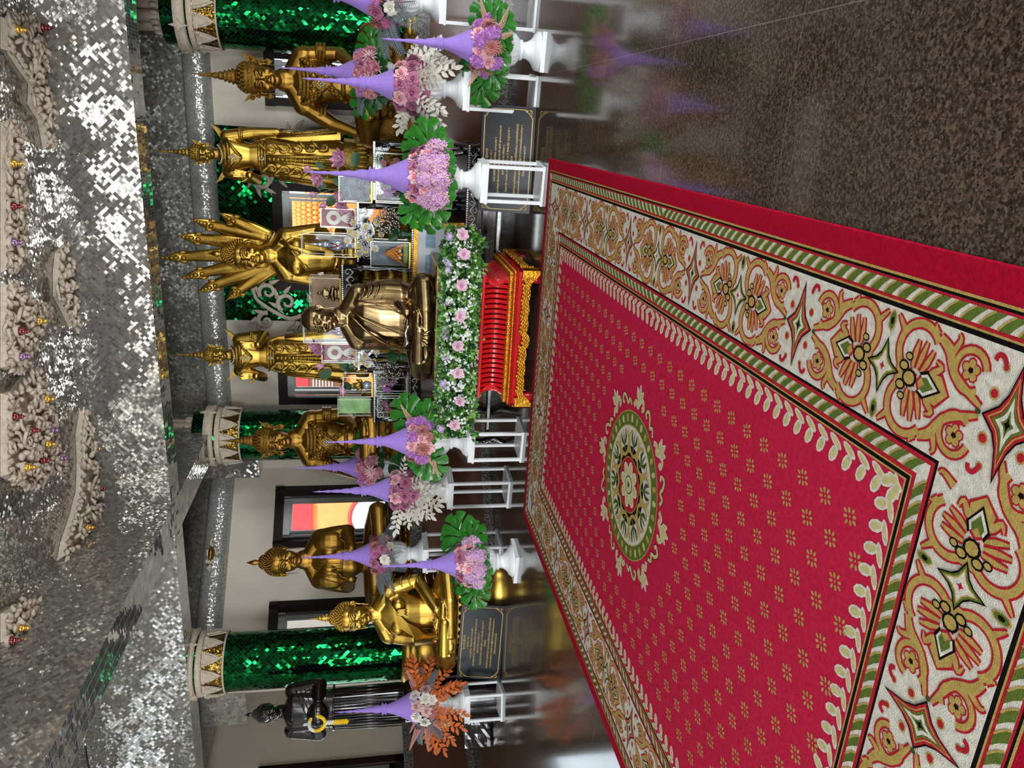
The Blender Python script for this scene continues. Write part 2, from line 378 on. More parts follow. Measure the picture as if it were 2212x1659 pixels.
# cornice of fine mirror work, rounded, and the mirror-clad wall above it
def cornice(name, a, b, z0, z1, up=CEIL):
    a, b = V((a[0], a[1], 0)), V((b[0], b[1], 0)); t = (b-a).normalized(); n = t.cross(ZZ); mb = MB(); vs = []; K = 8
    prof = [(0, z0)]+[(.06+.10*sin(pi*i/K)**.6, z0+(z1-z0)*i/K) for i in range(K+1)]+[(0, z1)]
    for e in (a, b):
        for o, z in prof: vs.append(e+n*o+ZZ*z)
    k = len(prof); mb.add(vs, [(i, k+i, k+i+1, i+1) for i in range(k-1)], 0, True)
    struct(name, mb, MIRS)
    m2 = MB(); o = n*.02; m2.quad(a+o+ZZ*z1, b+o+ZZ*z1, b+o+ZZ*up, a+o+ZZ*up); struct(name.replace('trim', 'trim_upper'), m2, MIR)
cornice('trim_6', (xl, YB), (5.2, YB), CORN0, CORN1)
cornice('trim_7', CH1, CH0, CORN0, CORN1)
cornice('trim_8', (-8.8, 3), (-8.8, 11), 3.74, 4.3)
# granite ledge that carries the statues
led = [(5.2, 8.77), (-3.94, 8.77), (-4.95, 7.85), (-5.12, 7.97), (-5.95, 7.97), (-6.5, 8.75), (-4.95, 10.43), (5.2, 10.43)]
def extr(mb, poly, z0, z1, mat, grow=0):
    c = V((0, 9.6)); pp = []
    for q in poly:
        w = V(q); pp.append((w.x, w.y-(grow if w.y < 9 else 0)))
    n = len(pp); vs = [(p[0], p[1], z) for z in (z0, z1) for p in pp]
    mb.add(vs, [tuple(range(n-1, -1, -1)), tuple(range(n, 2*n))]+[((i+1) % n, i, i+n, (i+1) % n+n) for i in range(n)], mat, False)
mb = MB(); extr(mb, led[::-1], 0, .105, 1, .012); extr(mb, led[::-1], .105, .87, 0); extr(mb, led[::-1], .87, 1.0, 1, .012)
for p in (mb,): pass
struct('ledge_base_trim', mb, [DADO, GREYST])
mb = MB()
for z0, z1, w, m in ((0, .105, .12, 1), (.105, .87, .1, 0), (.87, 1.0, .13, 1)): mb.box((-8.8+w/2, 3.5, (z0+z1)/2), (w, 15, z1-z0), 0, m)
struct('baseboard_left', mb, [DADO, GREYST])
# windows: dark outer frame, grey aluminium sash, one pane
def window(i, a, b, z0, z1, inward):
    a, b = V((a[0], a[1], 0)), V((b[0], b[1], 0)); t = (b-a).normalized(); L_ = (b-a).length; n = V(inward)
    def fr(d, w, lo, mat, name, off, th):
        mb = MB(); o = n*off
        for p, q in (((d, z0+d), (L_-d, z0+d)), ((d, z1-d-0), (L_-d, z1-d))):
            zz = p[1]+(w/2 if p[1] < (z0+z1)/2 else -w/2)
            mb.bar(a+t*p[0]+ZZ*zz+o, a+t*q[0]+ZZ*zz+o, th, w)
        for s in (d+w/2, L_-d-w/2): mb.bar(a+t*s+ZZ*(z0+d)+o, a+t*s+ZZ*(z1-d)+o, w, th)
        return mb
    o = link('window_%d' % i, fr(-.02, .12, 0, 0, '', .02, .10).mesh('window', BLACKFR), kind='structure')
    s = link('sash', fr(.1, .09, 0, 0, '', -.01, .05).mesh('sash', ALU), o)
    s2 = link('sash', fr(.19, .025, 0, 0, '', -.02, .03).mesh('sash', ALU), o)
    mb = MB(); m_ = .2; c = -n*.03
    mb.quad(a+t*m_+ZZ*(z0+m_)+c, a+t*(L_-m_)+ZZ*(z0+m_)+c, a+t*(L_-m_)+ZZ*(z1-m_)+c, a+t*m_+ZZ*(z1-m_)+c)
    link('pane', mb.mesh('pane', GLASS), o); return o
iw = (0, -1, 0)
window(1, (wc[0], YB), (wc[1], YB), ZB, zc_top, iw); window(2, (wl[0], YB), (wl[1], YB), ZB, ztop, iw); window(3, (wr[0], YB), (wr[1], YB), ZB, zr_top, iw)
tch = (CH1-CH0).normalized(); nch = tch.cross(ZZ)*-1
for k, (a, b, c, d) in enumerate(wins_ch): window(4+k, CH0+tch*a, CH0+tch*b, c, d, nch)
window(6, (-8.8, yl1-1.5), (-8.8, yl1), 1.02, 3.0, (1, 0, 0))
# green mirror panel with cream scrollwork behind the altar
gx0, gx1 = onY(470, 690, YB-.03).x, onY(440, 268, YB-.03).x
mb = wall_mb((gx0, YB-.05), (gx1, YB-.05), 1.0, CORN0+.02, [(wc[0]-gx0-.01, wc[1]-gx0+.01, 1.0, zc_top+.02)], .045)
struct('trim_9', mb, GRN)
def scroll(mb, c, r, turns, a0, sgn, w, T, th=.03):                 # a spiral of stucco
    pts = []; n = int(14*turns)+4
    for i in range(n+1):
        f = i/n; a = a0+sgn*2*pi*turns*f; q = r*(1-.82*f); pts.append(T(c[0]+q*cos(a), c[1]+q*sin(a)))
    mb.tube(pts, [w*(1-.55*i/n) for i in range(n+1)], 7, 0, (V((0, 1, 0)), .6))
mb = MB()
for sgn, cx in ((-1, wc[0]-.16), (1, wc[1]+.16)):
    def T(a, b, cx=cx, sgn=sgn): return V((cx+sgn*a, YB-.08, b))
    vine = [T(.33, 1.25), T(.18, 1.6), T(.30, 1.95), T(.16, 2.3), T(.26, 2.55), T(.12, 2.8), T(-.02, 2.98), T(-.2, 3.02)]
    sm = []
    for i in range(len(vine)-1):
        for f in range(5): sm.append(vine[i].lerp(vine[i+1], f/5))
    for _ in range(2): sm = [sm[0]]+[(sm[i-1]+sm[i]*2+sm[i+1])/4 for i in range(1, len(sm)-1)]+[sm[-1]]
    mb.tube(sm, [.05-.03*i/len(sm) for i in range(len(sm))], 7, 0, (V((0, 1, 0)), .6))
    for c, r, t, a0, s, w in (((.05, 1.5), .15, 1.2, .3, 1, .04), ((.42, 1.75), .14, 1.2, 2.5, -1, .04), ((.03, 2.1), .16, 1.3, .2, 1, .042), ((.40, 2.36), .13, 1.2, 2.6, -1, .04),
                              ((.02, 2.58), .13, 1.2, .5, 1, .036), ((.28, 2.86), .12, 1.2, 3.4, -1, .036), ((-.12, 2.82), .12, 1.2, 1, 1, .034)):
        scroll(mb, c, r, t, a0, s, w, T)
        for k in range(3):
            a = a0+s*(.6+k*.9); p = T(c[0]+r*cos(a), c[1]+r*sin(a)); q = T(c[0]+(r+.11)*cos(a+.5*s), c[1]+(r+.11)*sin(a+.5*s))
            mb.tube([p, p.lerp(q, .5), q], [.035, .028, .004], 6, 0, (V((0, 1, 0)), .6))
link('trim_10', mb.mesh('scrollwork', STUCCO), kind='structure')
# what the windows look out on
ORG = pbr('orange_render', '#e0884a', .7, 0, (3, .9, 1.08)); REDB = pbr('red_band', '#d8262c', .6); SIGNB = pbr('brown_sign', '#6b3a2a', .5); LEAFY = pbr('sunlit_leaves', '#4f9440', .7, 0, (9, .6, 1.2))
GROUND = pbr('pale_paving', '#b8b2a6', .8)
mb = MB(); mb.box((-3, 18, -.35), (40, 14, .3)); struct('ground_outside', mb, GROUND)
FY = 17.0
fx1 = onY(700, 800, FY).x
t = thing('neighbouring_building', 'orange rendered building with a red band seen through the rear windows', 'building', (-9.6, FY, -.2))
mb = MB(); arch = V(onY(800, 1118, FY)); pts = []
ax, az, ar = arch.x+9.6, arch.z+.2, .62
W0, W1, H = -8.4, fx1+9.6, 3.05
pts = [(W0, 0), (ax-ar, 0)]+[(ax-ar*cos(pi*k/18), az+ar*.8*sin(pi*k/18)) for k in range(19)]+[(ax+ar, 0), (W1, 0), (W1, H), (W0, H)]
mb.prism(pts, lambda a, b, d: V((a, d, b)), .25); mb.build('wall', ORG, t)
mb = MB(); mb.box(((W0+W1)/2, .1, H+.25), (W1-W0, .36, .5)); mb.build('band', REDB, t)
mb = MB(); mb.tube([V((ax-ar*cos(pi*k/18), -.03, az+ar*.8*sin(pi*k/18))) for k in range(19)], .05, 8); mb.build('arch_rim', REDB, t)
sp = onY(672, 828, FY-.05); mb = MB(); mb.box((sp.x+9.6, -.04, sp.z-.15), (.5, .05, .85))
sg = mb.build('sign', SIGNB, t)
mb = MB(); random.seed(4)
for k in range(7): mb.box((sp.x+9.6, -.07, sp.z+.15-k*.07), (.3+.1*random.random(), .01, .025))
mb.build('sign_lettering', pbr('sign_text', '#e9d9c4', .6), sg)
p = onY(700, 460, 16.0)
mb = MB()
def scales(mb, c, r, h, rows, seg):
    for i in range(rows):
        f = i/(rows-1); a = f*pi*.55; rr = r*cos(a*.92)
        for k in range(seg):
            b = 2*pi*(k+.5*(i % 2))/seg; mb.ell((c[0]+rr*cos(b), c[1]+rr*sin(b), c[2]+h*sin(a)), (.055, .055, .075), 6, 4)
scales(mb, (0, 0, 0), .42, 1.15, 17, 26); mb.lathe([(.3, -(p.z-.35)-.2), (.3, -.9), (.42, -.8), (.42, 0), (.38, .35), (.22, .9), (.05, 1.1)], 20)
link('scaled_finial', mb.mesh('scaled_finial', pbr('orange_scales', '#e58a3f', .6)), None, (p.x, 16.0, p.z-.35), label='orange dome of overlapping scales outside the middle window', cat='dome')
# three standing columns: green mirror shaft, gold and cream capital
def zs(v): return zat(v, 9.70, 1430)
def column(x, y, label):
    t = thing('mirror_column', label, 'column', (x, y, 0), 0, 'green mirror columns'); t['kind'] = 'thing'
    r = .345
    mb = MB(); mb.lathe([(.5, 0), (.5, .66)], 8, square=1); mb.build('plinth', BLACKB, t)
    mb = MB(); mb.lathe([(.50, .66), (.50, .72), (.44, .76), (.47, .84), (.44, .92), (.40, .96), (.43, 1.0), (.43, 1.06), (.37, 1.1)], 32); mb.build('base_moulding', GOLD, t)
    mb = MB(); mb.lathe([(r, 1.05), (r, zs(494)), (r+.005, zs(440)), (r, zs(380))], 48, uvs=True, smooth=False); mb.build('shaft', GRN, t)
    a, b = zs(494), zs(442)
    mb = MB(); mb.lathe([(r+.008, a+.01), (r+.02, b)], 40, uvs=True); mb.build('gold_skirt', GOLDM, t)
    mb = MB()
    mb.lathe([(r+.02, a), (r+.025, a+.012), (r+.015, a+.02)], 40)
    mb.lathe([(r+.02, b-.02), (r+.035, b), (r+.04, b+.035), (r+.01, b+.045)], 40)
    n = 12
    for k in range(n):
        th = 2*pi*(k+.5)/n
        def T(u, v, d, th=th): q = th+u; rr = r+.014+d+.012*(v-a)/(b-a); return V((rr*cos(q), rr*sin(q), v))
        hw = pi/n*.9
        mb.prism([(0, a+.02), (hw*.55, a+(b-a)*.4), (hw, b-.03), (-hw, b-.03), (-hw*.55, a+(b-a)*.4)], T, .018)
        mb.prism([(0, a+.08), (hw*.4, a+(b-a)*.55), (hw*.6, b-.05), (-hw*.6, b-.05), (-hw*.4, a+(b-a)*.55)], T, .028)
        for s in (-1, 1): mb.ell(T(s*hw*.75, b-.06, .02), .022, 8, 6)
    c, d = zs(430), zs(407)
    mb.lathe([(r+.01, c), (r+.075, c+.012), (r+.06, (c+d)/2), (r+.075, d-.012), (r+.01, d)], 40)
    for k in range(4):
        th = pi/4+k*pi/2+.4
        def T(u, v, dd, th=th): q = th+u; return V(((r+.07+dd)*cos(q), (r+.07+dd)*sin(q), v))
        m_ = (c+d)/2; mb.prism([(0, m_-.10), (.05, m_-.02), (.14, m_), (.05, m_+.02), (0, m_+.10), (-.05, m_+.02), (-.14, m_), (-.05, m_-.02)], T, .03)
    mb.build('cream_bands', STUCCO, t)
    e, f, g = zs(397), zs(379), zs(252)
    mb = MB(); mb.lathe([(.25, e), (.27, e+.01), (.25, e+.04), (.265, f-.01), (.25, f)], 4, square=1, smooth=False); mb.build('collar', WHITE, t)
    mb = MB(); mb.lathe([(.17, f), (.17, f+(g-f)*.5), (.24, f+(g-f)*.8), (.36, g)], 24, uvs=True); mb.build('gold_core', GOLDM, t)
    for k in range(8):
        th = 2*pi*k/8+pi/8; mb = MB(); ca, sa = cos(th), sin(th)
        prof = [(.20, f, .07), (.205, f+(g-f)*.2, .075), (.21, f+(g-f)*.45, .08), (.25, f+(g-f)*.65, .085), (.33, f+(g-f)*.85, .06), (.43, g+.03, .004)]
        rings = [[V((rr*ca-w*s*sa-dd*ca, rr*sa+w*s*ca-dd*sa, z)) for s, dd in ((-1, .03), (-.5, 0), (0, -.02), (.5, 0), (1, .03), (0, .05))] for rr, z, w in prof]
        vs = [q for r_ in rings for q in r_]
        mb.add(vs, [(i*6+j, i*6+(j+1) % 6, i*6+6+(j+1) % 6, i*6+6+j) for i in range(5) for j in range(6)]+[(5, 4, 3, 2, 1, 0)], 0, True)
        for s in (-1, 1): mb.ell((.225*ca-.05*s*sa, .225*sa+.05*s*ca, f+.08), (.03, .03, .05), 8, 6)
        mb.build('petal', STUCCO, t)
    return t
column(.99, 10.13, 'green mirror column behind the crowned statue with the bowl, at the right')
column(-4.2, 10.0, 'green mirror column behind the crowned statue, left of the altar')
column(-6.36, 8.06, 'green mirror column beside the black standing statue, on a gold base')
# ------------------------------------------------------------------ the carpet
CR = [pbr('carpet_'+n, c, .95, 0, (55, .84, 1.12), (260, .5, .006), .04) for n, c in
      (('red', '#c32344'), ('edge_red', '#a80f2b'), ('tan', '#b59a55'), ('ivory', '#d8d2c2'), ('green', '#5d6f2e'), ('black', '#14110f'), ('pale_yellow', '#c9bf83'), ('bright_red', '#b3242f'), ('mid_green', '#3f4d22'))]
RED, EDGE, TAN, IVO, GRE, BLK, PALE, BRED, DGR = range(9)
X0, X1, Y0, Y1 = -3.60, -.25, 1.08, 6.47
cp = MB(); ZC = .014
cnt_ = [0]
def lz(lay): cnt_[0] = (cnt_[0]+1) % 90; return ZC+lay*.0004+cnt_[0]*4e-6      # every piece lies a hair above the one before
def poly(pts, mat, lay):
    z = lz(lay); cp.add([(p[0], p[1], z) for p in pts], [tuple(range(len(pts)))], mat, False)
def strip(pts, w, mat, lay):                       # a line of given width (one number, or one per point)
    n = len(pts); ws = w if isinstance(w, list) else [w]*n; A = []; B = []
    if 2 < n < 9:                                  # round off the short strokes
        P = [pts[0]]+list(pts)+[pts[-1]]; Wd = [ws[0]]+list(ws)+[ws[-1]]; np_, nw = [], []
        for i in range(n-1):
            for f in (0, .25, .5, .75):
                h = [-.5*f+f*f-.5*f**3, 1-2.5*f*f+1.5*f**3, .5*f+2*f*f-1.5*f**3, -.5*f*f+.5*f**3]
                np_.append((sum(h[j]*P[i+j][0] for j in range(4)), sum(h[j]*P[i+j][1] for j in range(4)))); nw.append(max(.002, ws[i]+(ws[i+1]-ws[i])*f))
        pts = np_+[pts[-1]]; ws = nw+[ws[-1]]; n = len(pts)
    for i in range(n):
        a, b = pts[max(i-1, 0)], pts[min(i+1, n-1)]; dx, dy = b[0]-a[0], b[1]-a[1]; l = sqrt(dx*dx+dy*dy) or 1
        nx, ny = -dy/l*ws[i]/2, dx/l*ws[i]/2; A.append((pts[i][0]+nx, pts[i][1]+ny)); B.append((pts[i][0]-nx, pts[i][1]-ny))
    z = lz(lay); dz = [z+3e-6*i for i in range(n)]
    cp.add([(p[0], p[1], dz[i % n]) for i, p in enumerate(A+B)], [(i, i+1, n+i+1, n+i) for i in range(n-1)], mat, False)
def oval(c, rx, ry, mat, lay, n=10, rot=0):
    poly([(c[0]+rx*cos(2*pi*k/n)*cos(rot)-ry*sin(2*pi*k/n)*sin(rot), c[1]+rx*cos(2*pi*k/n)*sin(rot)+ry*sin(2*pi*k/n)*cos(rot)) for k in range(n)], mat, lay)
# slab with a slightly rounded edge
b = .012
cp.add([(X0-b*k, Y0-b*k, z) for k, z in ()], [], 0)
rim = []
for k, z in ((0, .001), (1, .006), (.6, .0125), (-.6, ZC)):
    rim += [(X0-b*k, Y0-b*k, z), (X1+b*k, Y0-b*k, z), (X1+b*k, Y1+b*k, z), (X0-b*k, Y1+b*k, z)]
cp.add(rim, [(i*4+j, i*4+(j+1) % 4, i*4+4+(j+1) % 4, i*4+4+j) for i in range(3) for j in range(4)]+[(12, 13, 14, 15), (3, 2, 1, 0)], EDGE, False)
def frame(o0, o1, mat, lay):                       # rectangular ring between two distances from the edge
    a = [(X0+o0, Y0+o0), (X1-o0, Y0+o0), (X1-o0, Y1-o0), (X0+o0, Y1-o0)]; c = [(X0+o1, Y0+o1), (X1-o1, Y0+o1), (X1-o1, Y1-o1), (X0+o1, Y1-o1)]
    z = ZC+lay*.0004
    cp.add([(p[0], p[1], z) for p in a+c], [(i, (i+1) % 4, (i+1) % 4+4, i+4) for i in range(4)], mat, False)
frame(.078, .086, TAN, 1); frame(.086, .094, BLK, 1); frame(.094, .102, BRED, 1); frame(.144, .154, BRED, 1); frame(.154, .160, TAN, 1); frame(.160, .174, BLK, 1)
frame(.102, .144, IVO, 1); frame(.174, .522, IVO, 1); frame(.522, .532, BLK, 1); frame(.532, .546, BRED, 1); frame(.546, .588, IVO, 1); frame(.588, .602, BRED, 1)
frame(.602, .607, TAN, 1); frame(.607, .620, BLK, 1); frame(.620, .626, TAN, 1)
cp.add([(X0+.626, Y0+.626, ZC+.0004), (X1-.626, Y0+.626, ZC+.0004), (X1-.626, Y1-.626, ZC+.0004), (X0+.626, Y1-.626, ZC+.0004)], [(0, 1, 2, 3)], RED, False)
SIDES = [((X1, Y0), (0, 1), (-1, 0), Y1-Y0), ((X1, Y1), (-1, 0), (0, -1), X1-X0), ((X0, Y1), (0, -1), (1, 0), Y1-Y0), ((X0, Y0), (1, 0), (0, 1), X1-X0)]
def on(side, s, o): c, d, n, _ = side; return (c[0]+d[0]*s+n[0]*o, c[1]+d[1]*s+n[1]*o)
for sd in SIDES:                                   # the two rows of slanting green and white bars
    for o0, o1 in ((.102, .144), (.546, .588)):
        L_ = sd[3]-2*o1; n = int(L_/.062); st = L_/n; mid = L_/2
        for k in range(n):
            s = o1+st*k; sl = .022 if s+st/2 < sd[3]/2 else -.022
            q = [(s-sl, o0), (s+st*.58-sl, o0), (s+st*.66, (o0+o1)/2), (s+st*.58+sl, o1), (s+sl, o1), (s+st*.06, (o0+o1)/2)]
            poly([on(sd, a, o) for a, o in q], GRE, 2)
            strip([on(sd, s+st*.58-sl, o0), on(sd, s+st*.67, (o0+o1)/2), on(sd, s+st*.58+sl, o1)], .006, TAN, 3)
    # pairs of leaves along the inner field
    o = .672; n = int((sd[3]-2*.66)/.0735); st = (sd[3]-2*.66)/n; half = n//2
    for k in range(n+1):
        s = .66+st*k; g = 1 if k <= half else -1
        for dd, rot, rx, ry in ((.020, 1.15, .034, .021), (-.022, .42, .040, .0145)):
            c = on(sd, s, o+dd+.0); ang = atan2(sd[1][1], sd[1][0])+ (rot if dd > 0 else -rot)*g*(1 if sd in (SIDES[0], SIDES[2], SIDES[1], SIDES[3]) else 1)
            oval(c, rx, ry, IVO, 2, 9, ang); oval(c, rx*.72, ry*.62, PALE, 3, 8, ang)
# scrolling main border
def arc(c, r, a0, a1, n=14, r1=None): return [(c[0]+(r+((r1 or r)-r)*i/n)*cos(a0+(a1-a0)*i/n), c[1]+(r+((r1 or r)-r)*i/n)*sin(a0+(a1-a0)*i/n)) for i in range(n+1)]
def star4(a, b, pinch=.34):
    out = []
    for k in range(4):
        p = [(a, 0), (0, b), (-a, 0), (0, -b)]; u, w = p[k], p[(k+1) % 4]; out.append(u)
        for f in (.33, .67): out.append(((u[0]*(1-f)+w[0]*f)*(1-pinch*.9), (u[1]*(1-f)+w[1]*f)*(1-pinch*.9)))
    return out
strokes = [  # quarter of the repeat: a runs from the red star (0) to the green star (.472), b outwards from the centre line
    (arc((.150, .088), .056, -2.2, 2.9, 18, .050), .017), ([(.092, .012), (.13, .028), (.19, .055), (.215, .085), (.235, .118), (.275, .140)], [.010, .018, .024, .026, .03, .02]),
    (arc((.345, .078), .082, 2.55, -.9, 20, .074)+arc((.368, .040), .045, -.25, -2.6, 8, .03), .021),
    ([(.318, .026), (.300, .060), (.285, .098)], [.008, .016, .006]), ([(.335, .032), (.325, .07), (.315, .115)], [.008, .017, .006]), ([(.352, .032), (.352, .072), (.346, .112)], [.008, .016, .006]),
    ([(.25, .0), (.275, .034), (.245, .062), (.27, .075)], [.02, .022, .014, .003]), ([(.225, .105), (.205, .150), (.215, .165)], [.022, .012, .003]), ([(.41, .12), (.44, .150), (.450, .160)], [.02, .01, .002]),
    ([(.285, .145), (.30, .163), (.296, .172)], [.016, .008, .002])]
def motif(org, da, dn, scale, flip, skip=None):
    def T(a, b): a, b = a*scale, b; return (org[0]+da[0]*a*flip+dn[0]*b, org[1]+da[1]*a*flip+dn[1]*b)
    for g in (1, -1):
        for si, (pts, w) in enumerate(strokes):
            if g == skip and si < 2: continue
            q = [T(a, b*g) for a, b in pts]; ww = w if isinstance(w, list) else [w]*len(q)
            strip(q, [x+.013 for x in ww], BRED, 3); strip(q, ww, TAN, 4)
        c = T(.150, .088*g)
        for k in range(0 if g == skip else 5): oval((c[0]+.019*cos(k*1.257), c[1]+.019*sin(k*1.257)), .0155, .0155, BRED, 3, 7)
        for k in range(0 if g == skip else 5): oval((c[0]+.018*cos(k*1.257), c[1]+.018*sin(k*1.257)), .0115, .0115, TAN, 4, 7)
        if g != skip: oval(c, .007, .009, BLK, 5, 6)
        for a, b, rx in ((.062, .058, .017), (.048, .128, .012)): oval(T(a, b*g), rx, rx*.9, TAN, 3, 8); oval(T(a, b*g), rx*.7, rx*.65, BRED, 4, 7)
        q = [T(*p) for p in ((.05, .135*g), (.062, .150*g), (.078, .150*g), (.084, .135*g))]; strip(q, .014, BRED, 4)
        # dark outlined buds next to the green star
        for a, b, rr in ((.385, .028, .017), (.372, .058, .013)): oval(T(a, b*g), rr, rr*1.25, BLK, 5, 8); oval(T(a, b*g), rr*.66, rr*.9, TAN, 6, 8)
    # arrow-shaped green, white and black leaf on the centre line
    def arrow(a0, k, mat, lay): poly([T(a0-.062*k, 0), T(a0, .04*k), T(a0+.03*k, .028*k), T(a0+.0, 0), T(a0+.03*k, -.028*k), T(a0, -.04*k)], mat, lay)
    poly([T(.195, 0), T(.235, .048), T(.305, .04), T(.33, 0), T(.305, -.04), T(.235, -.048)], BRED, 3); poly([T(.203, 0), T(.24, .041), T(.30, .033), T(.32, 0), T(.30, -.033), T(.24, -.041)], TAN, 4)
    arrow(.29, 1, BLK, 5); arrow(.288, .78, IVO, 6); arrow(.29, .55, GRE, 7)
    oval(T(.355, 0), .026, .03, BLK, 5); oval(T(.355, 0), .019, .022, TAN, 6)
    oval(T(.095, 0), .008, .010, DGR, 5, 6)
def stars(c, da, dn, first):
    def P(sc, a, b): return [(c[0]+da[0]*p[0]*sc+dn[0]*p[1]*sc, c[1]+da[1]*p[0]*sc+dn[1]*p[1]*sc) for p in star4(a, b)]
    if first:
        for k, m in ((1, BLK), (.9, BRED), (.76, TAN), (.68, BRED), (.60, GRE), (.45, IVO), (.24, GRE), (.13, BLK)): poly(P(k, .082, .155), m, 5+k*0); cp.v[-12:] = [(v[0], v[1], ZC+.0030+(1-k)*.0014) for v in cp.v[-12:]]
    else:
        for k, m in ((1, BLK), (.86, GRE), (.70, TAN), (.58, IVO), (.16, BRED)): poly(P(k, .074, .088), m, 5); cp.v[-12:] = [(v[0], v[1], ZC+.0030+(1-k)*.0014) for v in cp.v[-12:]]
        for g in (1, -1):
            q = [c[0]+dn[0]*.135*g, c[1]+dn[1]*.135*g]; an = atan2(dn[1], dn[0])
            oval(q, .032, .016, TAN, 5, 8, an); oval(q, .026, .012, GRE, 6, 8, an); oval(q, .012, .007, BLK, 7, 7, an)
for sd, cnt in zip(SIDES, (5, 3, 5, 3)):
    a0 = .348; L_ = sd[3]-2*a0; per = L_/cnt
    for k in range(cnt):
        p0 = on(sd, a0+per*k, a0); p1 = on(sd, a0+per*(k+1), a0); pm = on(sd, a0+per*(k+.5), a0); sc = per/.944
        sk = cnt == 3; motif(p0, sd[1], sd[2], sc, 1, 1 if sk and k == 0 else None); motif(p1, sd[1], sd[2], sc, -1, 1 if sk and k == 2 else None)
        stars(pm, sd[1], sd[2], False); stars(p0, sd[1], sd[2], True)
# rows of small flowers on the red field
MC = ((X0+X1)/2, (Y0+Y1)/2); DX, DY = .1185, .1395
for i in range(-9, 10):
    for j in range(-17, 18):
        x = MC[0]+i*DX; y = MC[1]+(j+.5*(i % 2))*DY
        if not (X0+.73 < x < X1-.73 and Y0+.73 < y < Y1-.73): continue
        if (x-MC[0])**2+(y-MC[1])**2 < .66**2: continue
        for k in range(8):
            a = pi/8+k*pi/4; rr = .026 if k % 2 else .021
            oval((x+rr*cos(a)*.95, y+rr*sin(a)*1.1), .0105, .0062, TAN, 2, 6, a)
        oval((x, y), .005, .004, TAN, 2, 5)
# round medallion
for r, m, l in ((.435, TAN, 2), (.428, GRE, 3), (.352, TAN, 5), (.345, IVO, 6), (.232, BLK, 8), (.165, TAN, 10), (.16, BRED, 11)): oval(MC, r, r, m, l, 40)
for k in range(32):
    a = 2*pi*k/32; oval((MC[0]+.39*cos(a), MC[1]+.39*sin(a)), .026, .017, PALE if k % 2 else TAN, 4, 8, a)
for k in range(10):
    a = 2*pi*k/10; da, db = (cos(a), sin(a)), (-sin(a), cos(a))
    def T(u, w): return (MC[0]+da[0]*u+db[0]*w, MC[1]+da[1]*u+db[1]*w)
    for g in (1, -1):
        strip([T(.18, .0), T(.20, .045*g), T(.25, .075*g), T(.30, .066*g), T(.325, .03*g)], [.02, .026, .024, .018, .006], TAN, 9)
        strip([T(.24, .006*g), T(.275, .035*g), T(.315, .034*g)], [.008, .026, .006], DGR, 9)
    strip([T(.20, 0), T(.25, 0), T(.33, 0)], [.01, .022, .004], GRE, 10)
    b = a+pi/10; oval((MC[0]+.318*cos(b), MC[1]+.318*sin(b)), .022, .012, PALE, 9, 8, b); oval((MC[0]+.215*cos(b), MC[1]+.215*sin(b)), .03, .024, TAN, 9, 8, b)
for k in range(8):
    a = 2*pi*k/8; oval((MC[0]+.092*cos(a), MC[1]+.092*sin(a)), .05, .036, IVO, 12, 9, a); oval((MC[0]+.09*cos(a), MC[1]+.09*sin(a)), .04, .027, PALE, 13, 9, a)
for r, m, l in ((.055, DGR, 14), (.047, IVO, 15), (.036, PALE, 16), (.018, GRE, 17), (.007, BLK, 18)): oval(MC, r, r, m, l, 14)
for k in range(16):                                # ring of curls and leaves
    a = 2*pi*k/16
    def T(u, w, a=a): q = a+w; return (MC[0]+u*cos(q), MC[1]+u*sin(q))
    g = 1 if k % 2 else -1
    q = [T(.47, -.16*g), T(.50, -.09*g), T(.475, -.03*g), T(.515, .03*g), T(.535, .1*g), T(.50, .15*g), T(.485, .1*g)]
    strip(q, .030, BLK if g > 0 else IVO, 3); strip(q, .021, PALE, 4)
    if k % 2 == 0:
        for u0, w0, u1, w1, ww in ((.49, 0, .60, 0, .055), (.52, -.01, .575, -.085, .045), (.52, .01, .575, .085, .045)):
            for e, m, l in ((.014, IVO, 5), (0, PALE, 6)): strip([T(u0, w0), T((u0+u1)/2, (w0+w1)/2), T(u1+e*.8, w1)], [ww*.3+e, ww+e-.01, .004+e*.4], m, l)
link('carpet', cp.mesh('carpet', CR), label='large red carpet with ivory scroll border and round centre medallion', cat='carpet')
# ------------------------------------------------------------------ flowers and leaves: one mesh of each kind, shared by its copies
rnd = random.Random(11)
def col(n, c, c2=None, r=.65, bump=None): return pbr(n, c, r, 0, (9, .84, 1.08), bump, .25, 0, .1, c2)
MROSE = col('dusty_rose', '#b9728f'); MROSEI = col('dusty_rose_heart', '#93486a'); MPINK = col('pale_pink_petal', '#eeb9bd'); MPINKI = col('deep_pink_heart', '#d97f90')
MLIL = col('lilac_petal', '#cf93d6'); MLIL2 = col('orchid_petal', '#dcaae0'); MMUM = col('dusty_peach_petal', '#c27f78'); MPLUME = col('beige_plume', '#dcb598'); MCREAM = col('cream_petal', '#ece8dc'); MCREAMI = col('cream_heart', '#d8d2ba')
MHOT = col('pink_spider_petal', '#e287b8'); MPALE = col('pale_star_petal', '#efc4c6'); MCARN = col('pink_carnation', '#e3a2ae'); MLEAF = pbr('monstera_green', '#2f7a26', .22, 0, (7, .72, 1.15), None, .5, .25); MLEAFD = pbr('dark_leaf', '#1d4a22', .4, 0, (9, .7, 1.2)); MLEAFB = pbr('bluish_leaf', '#6b7f86', .6)
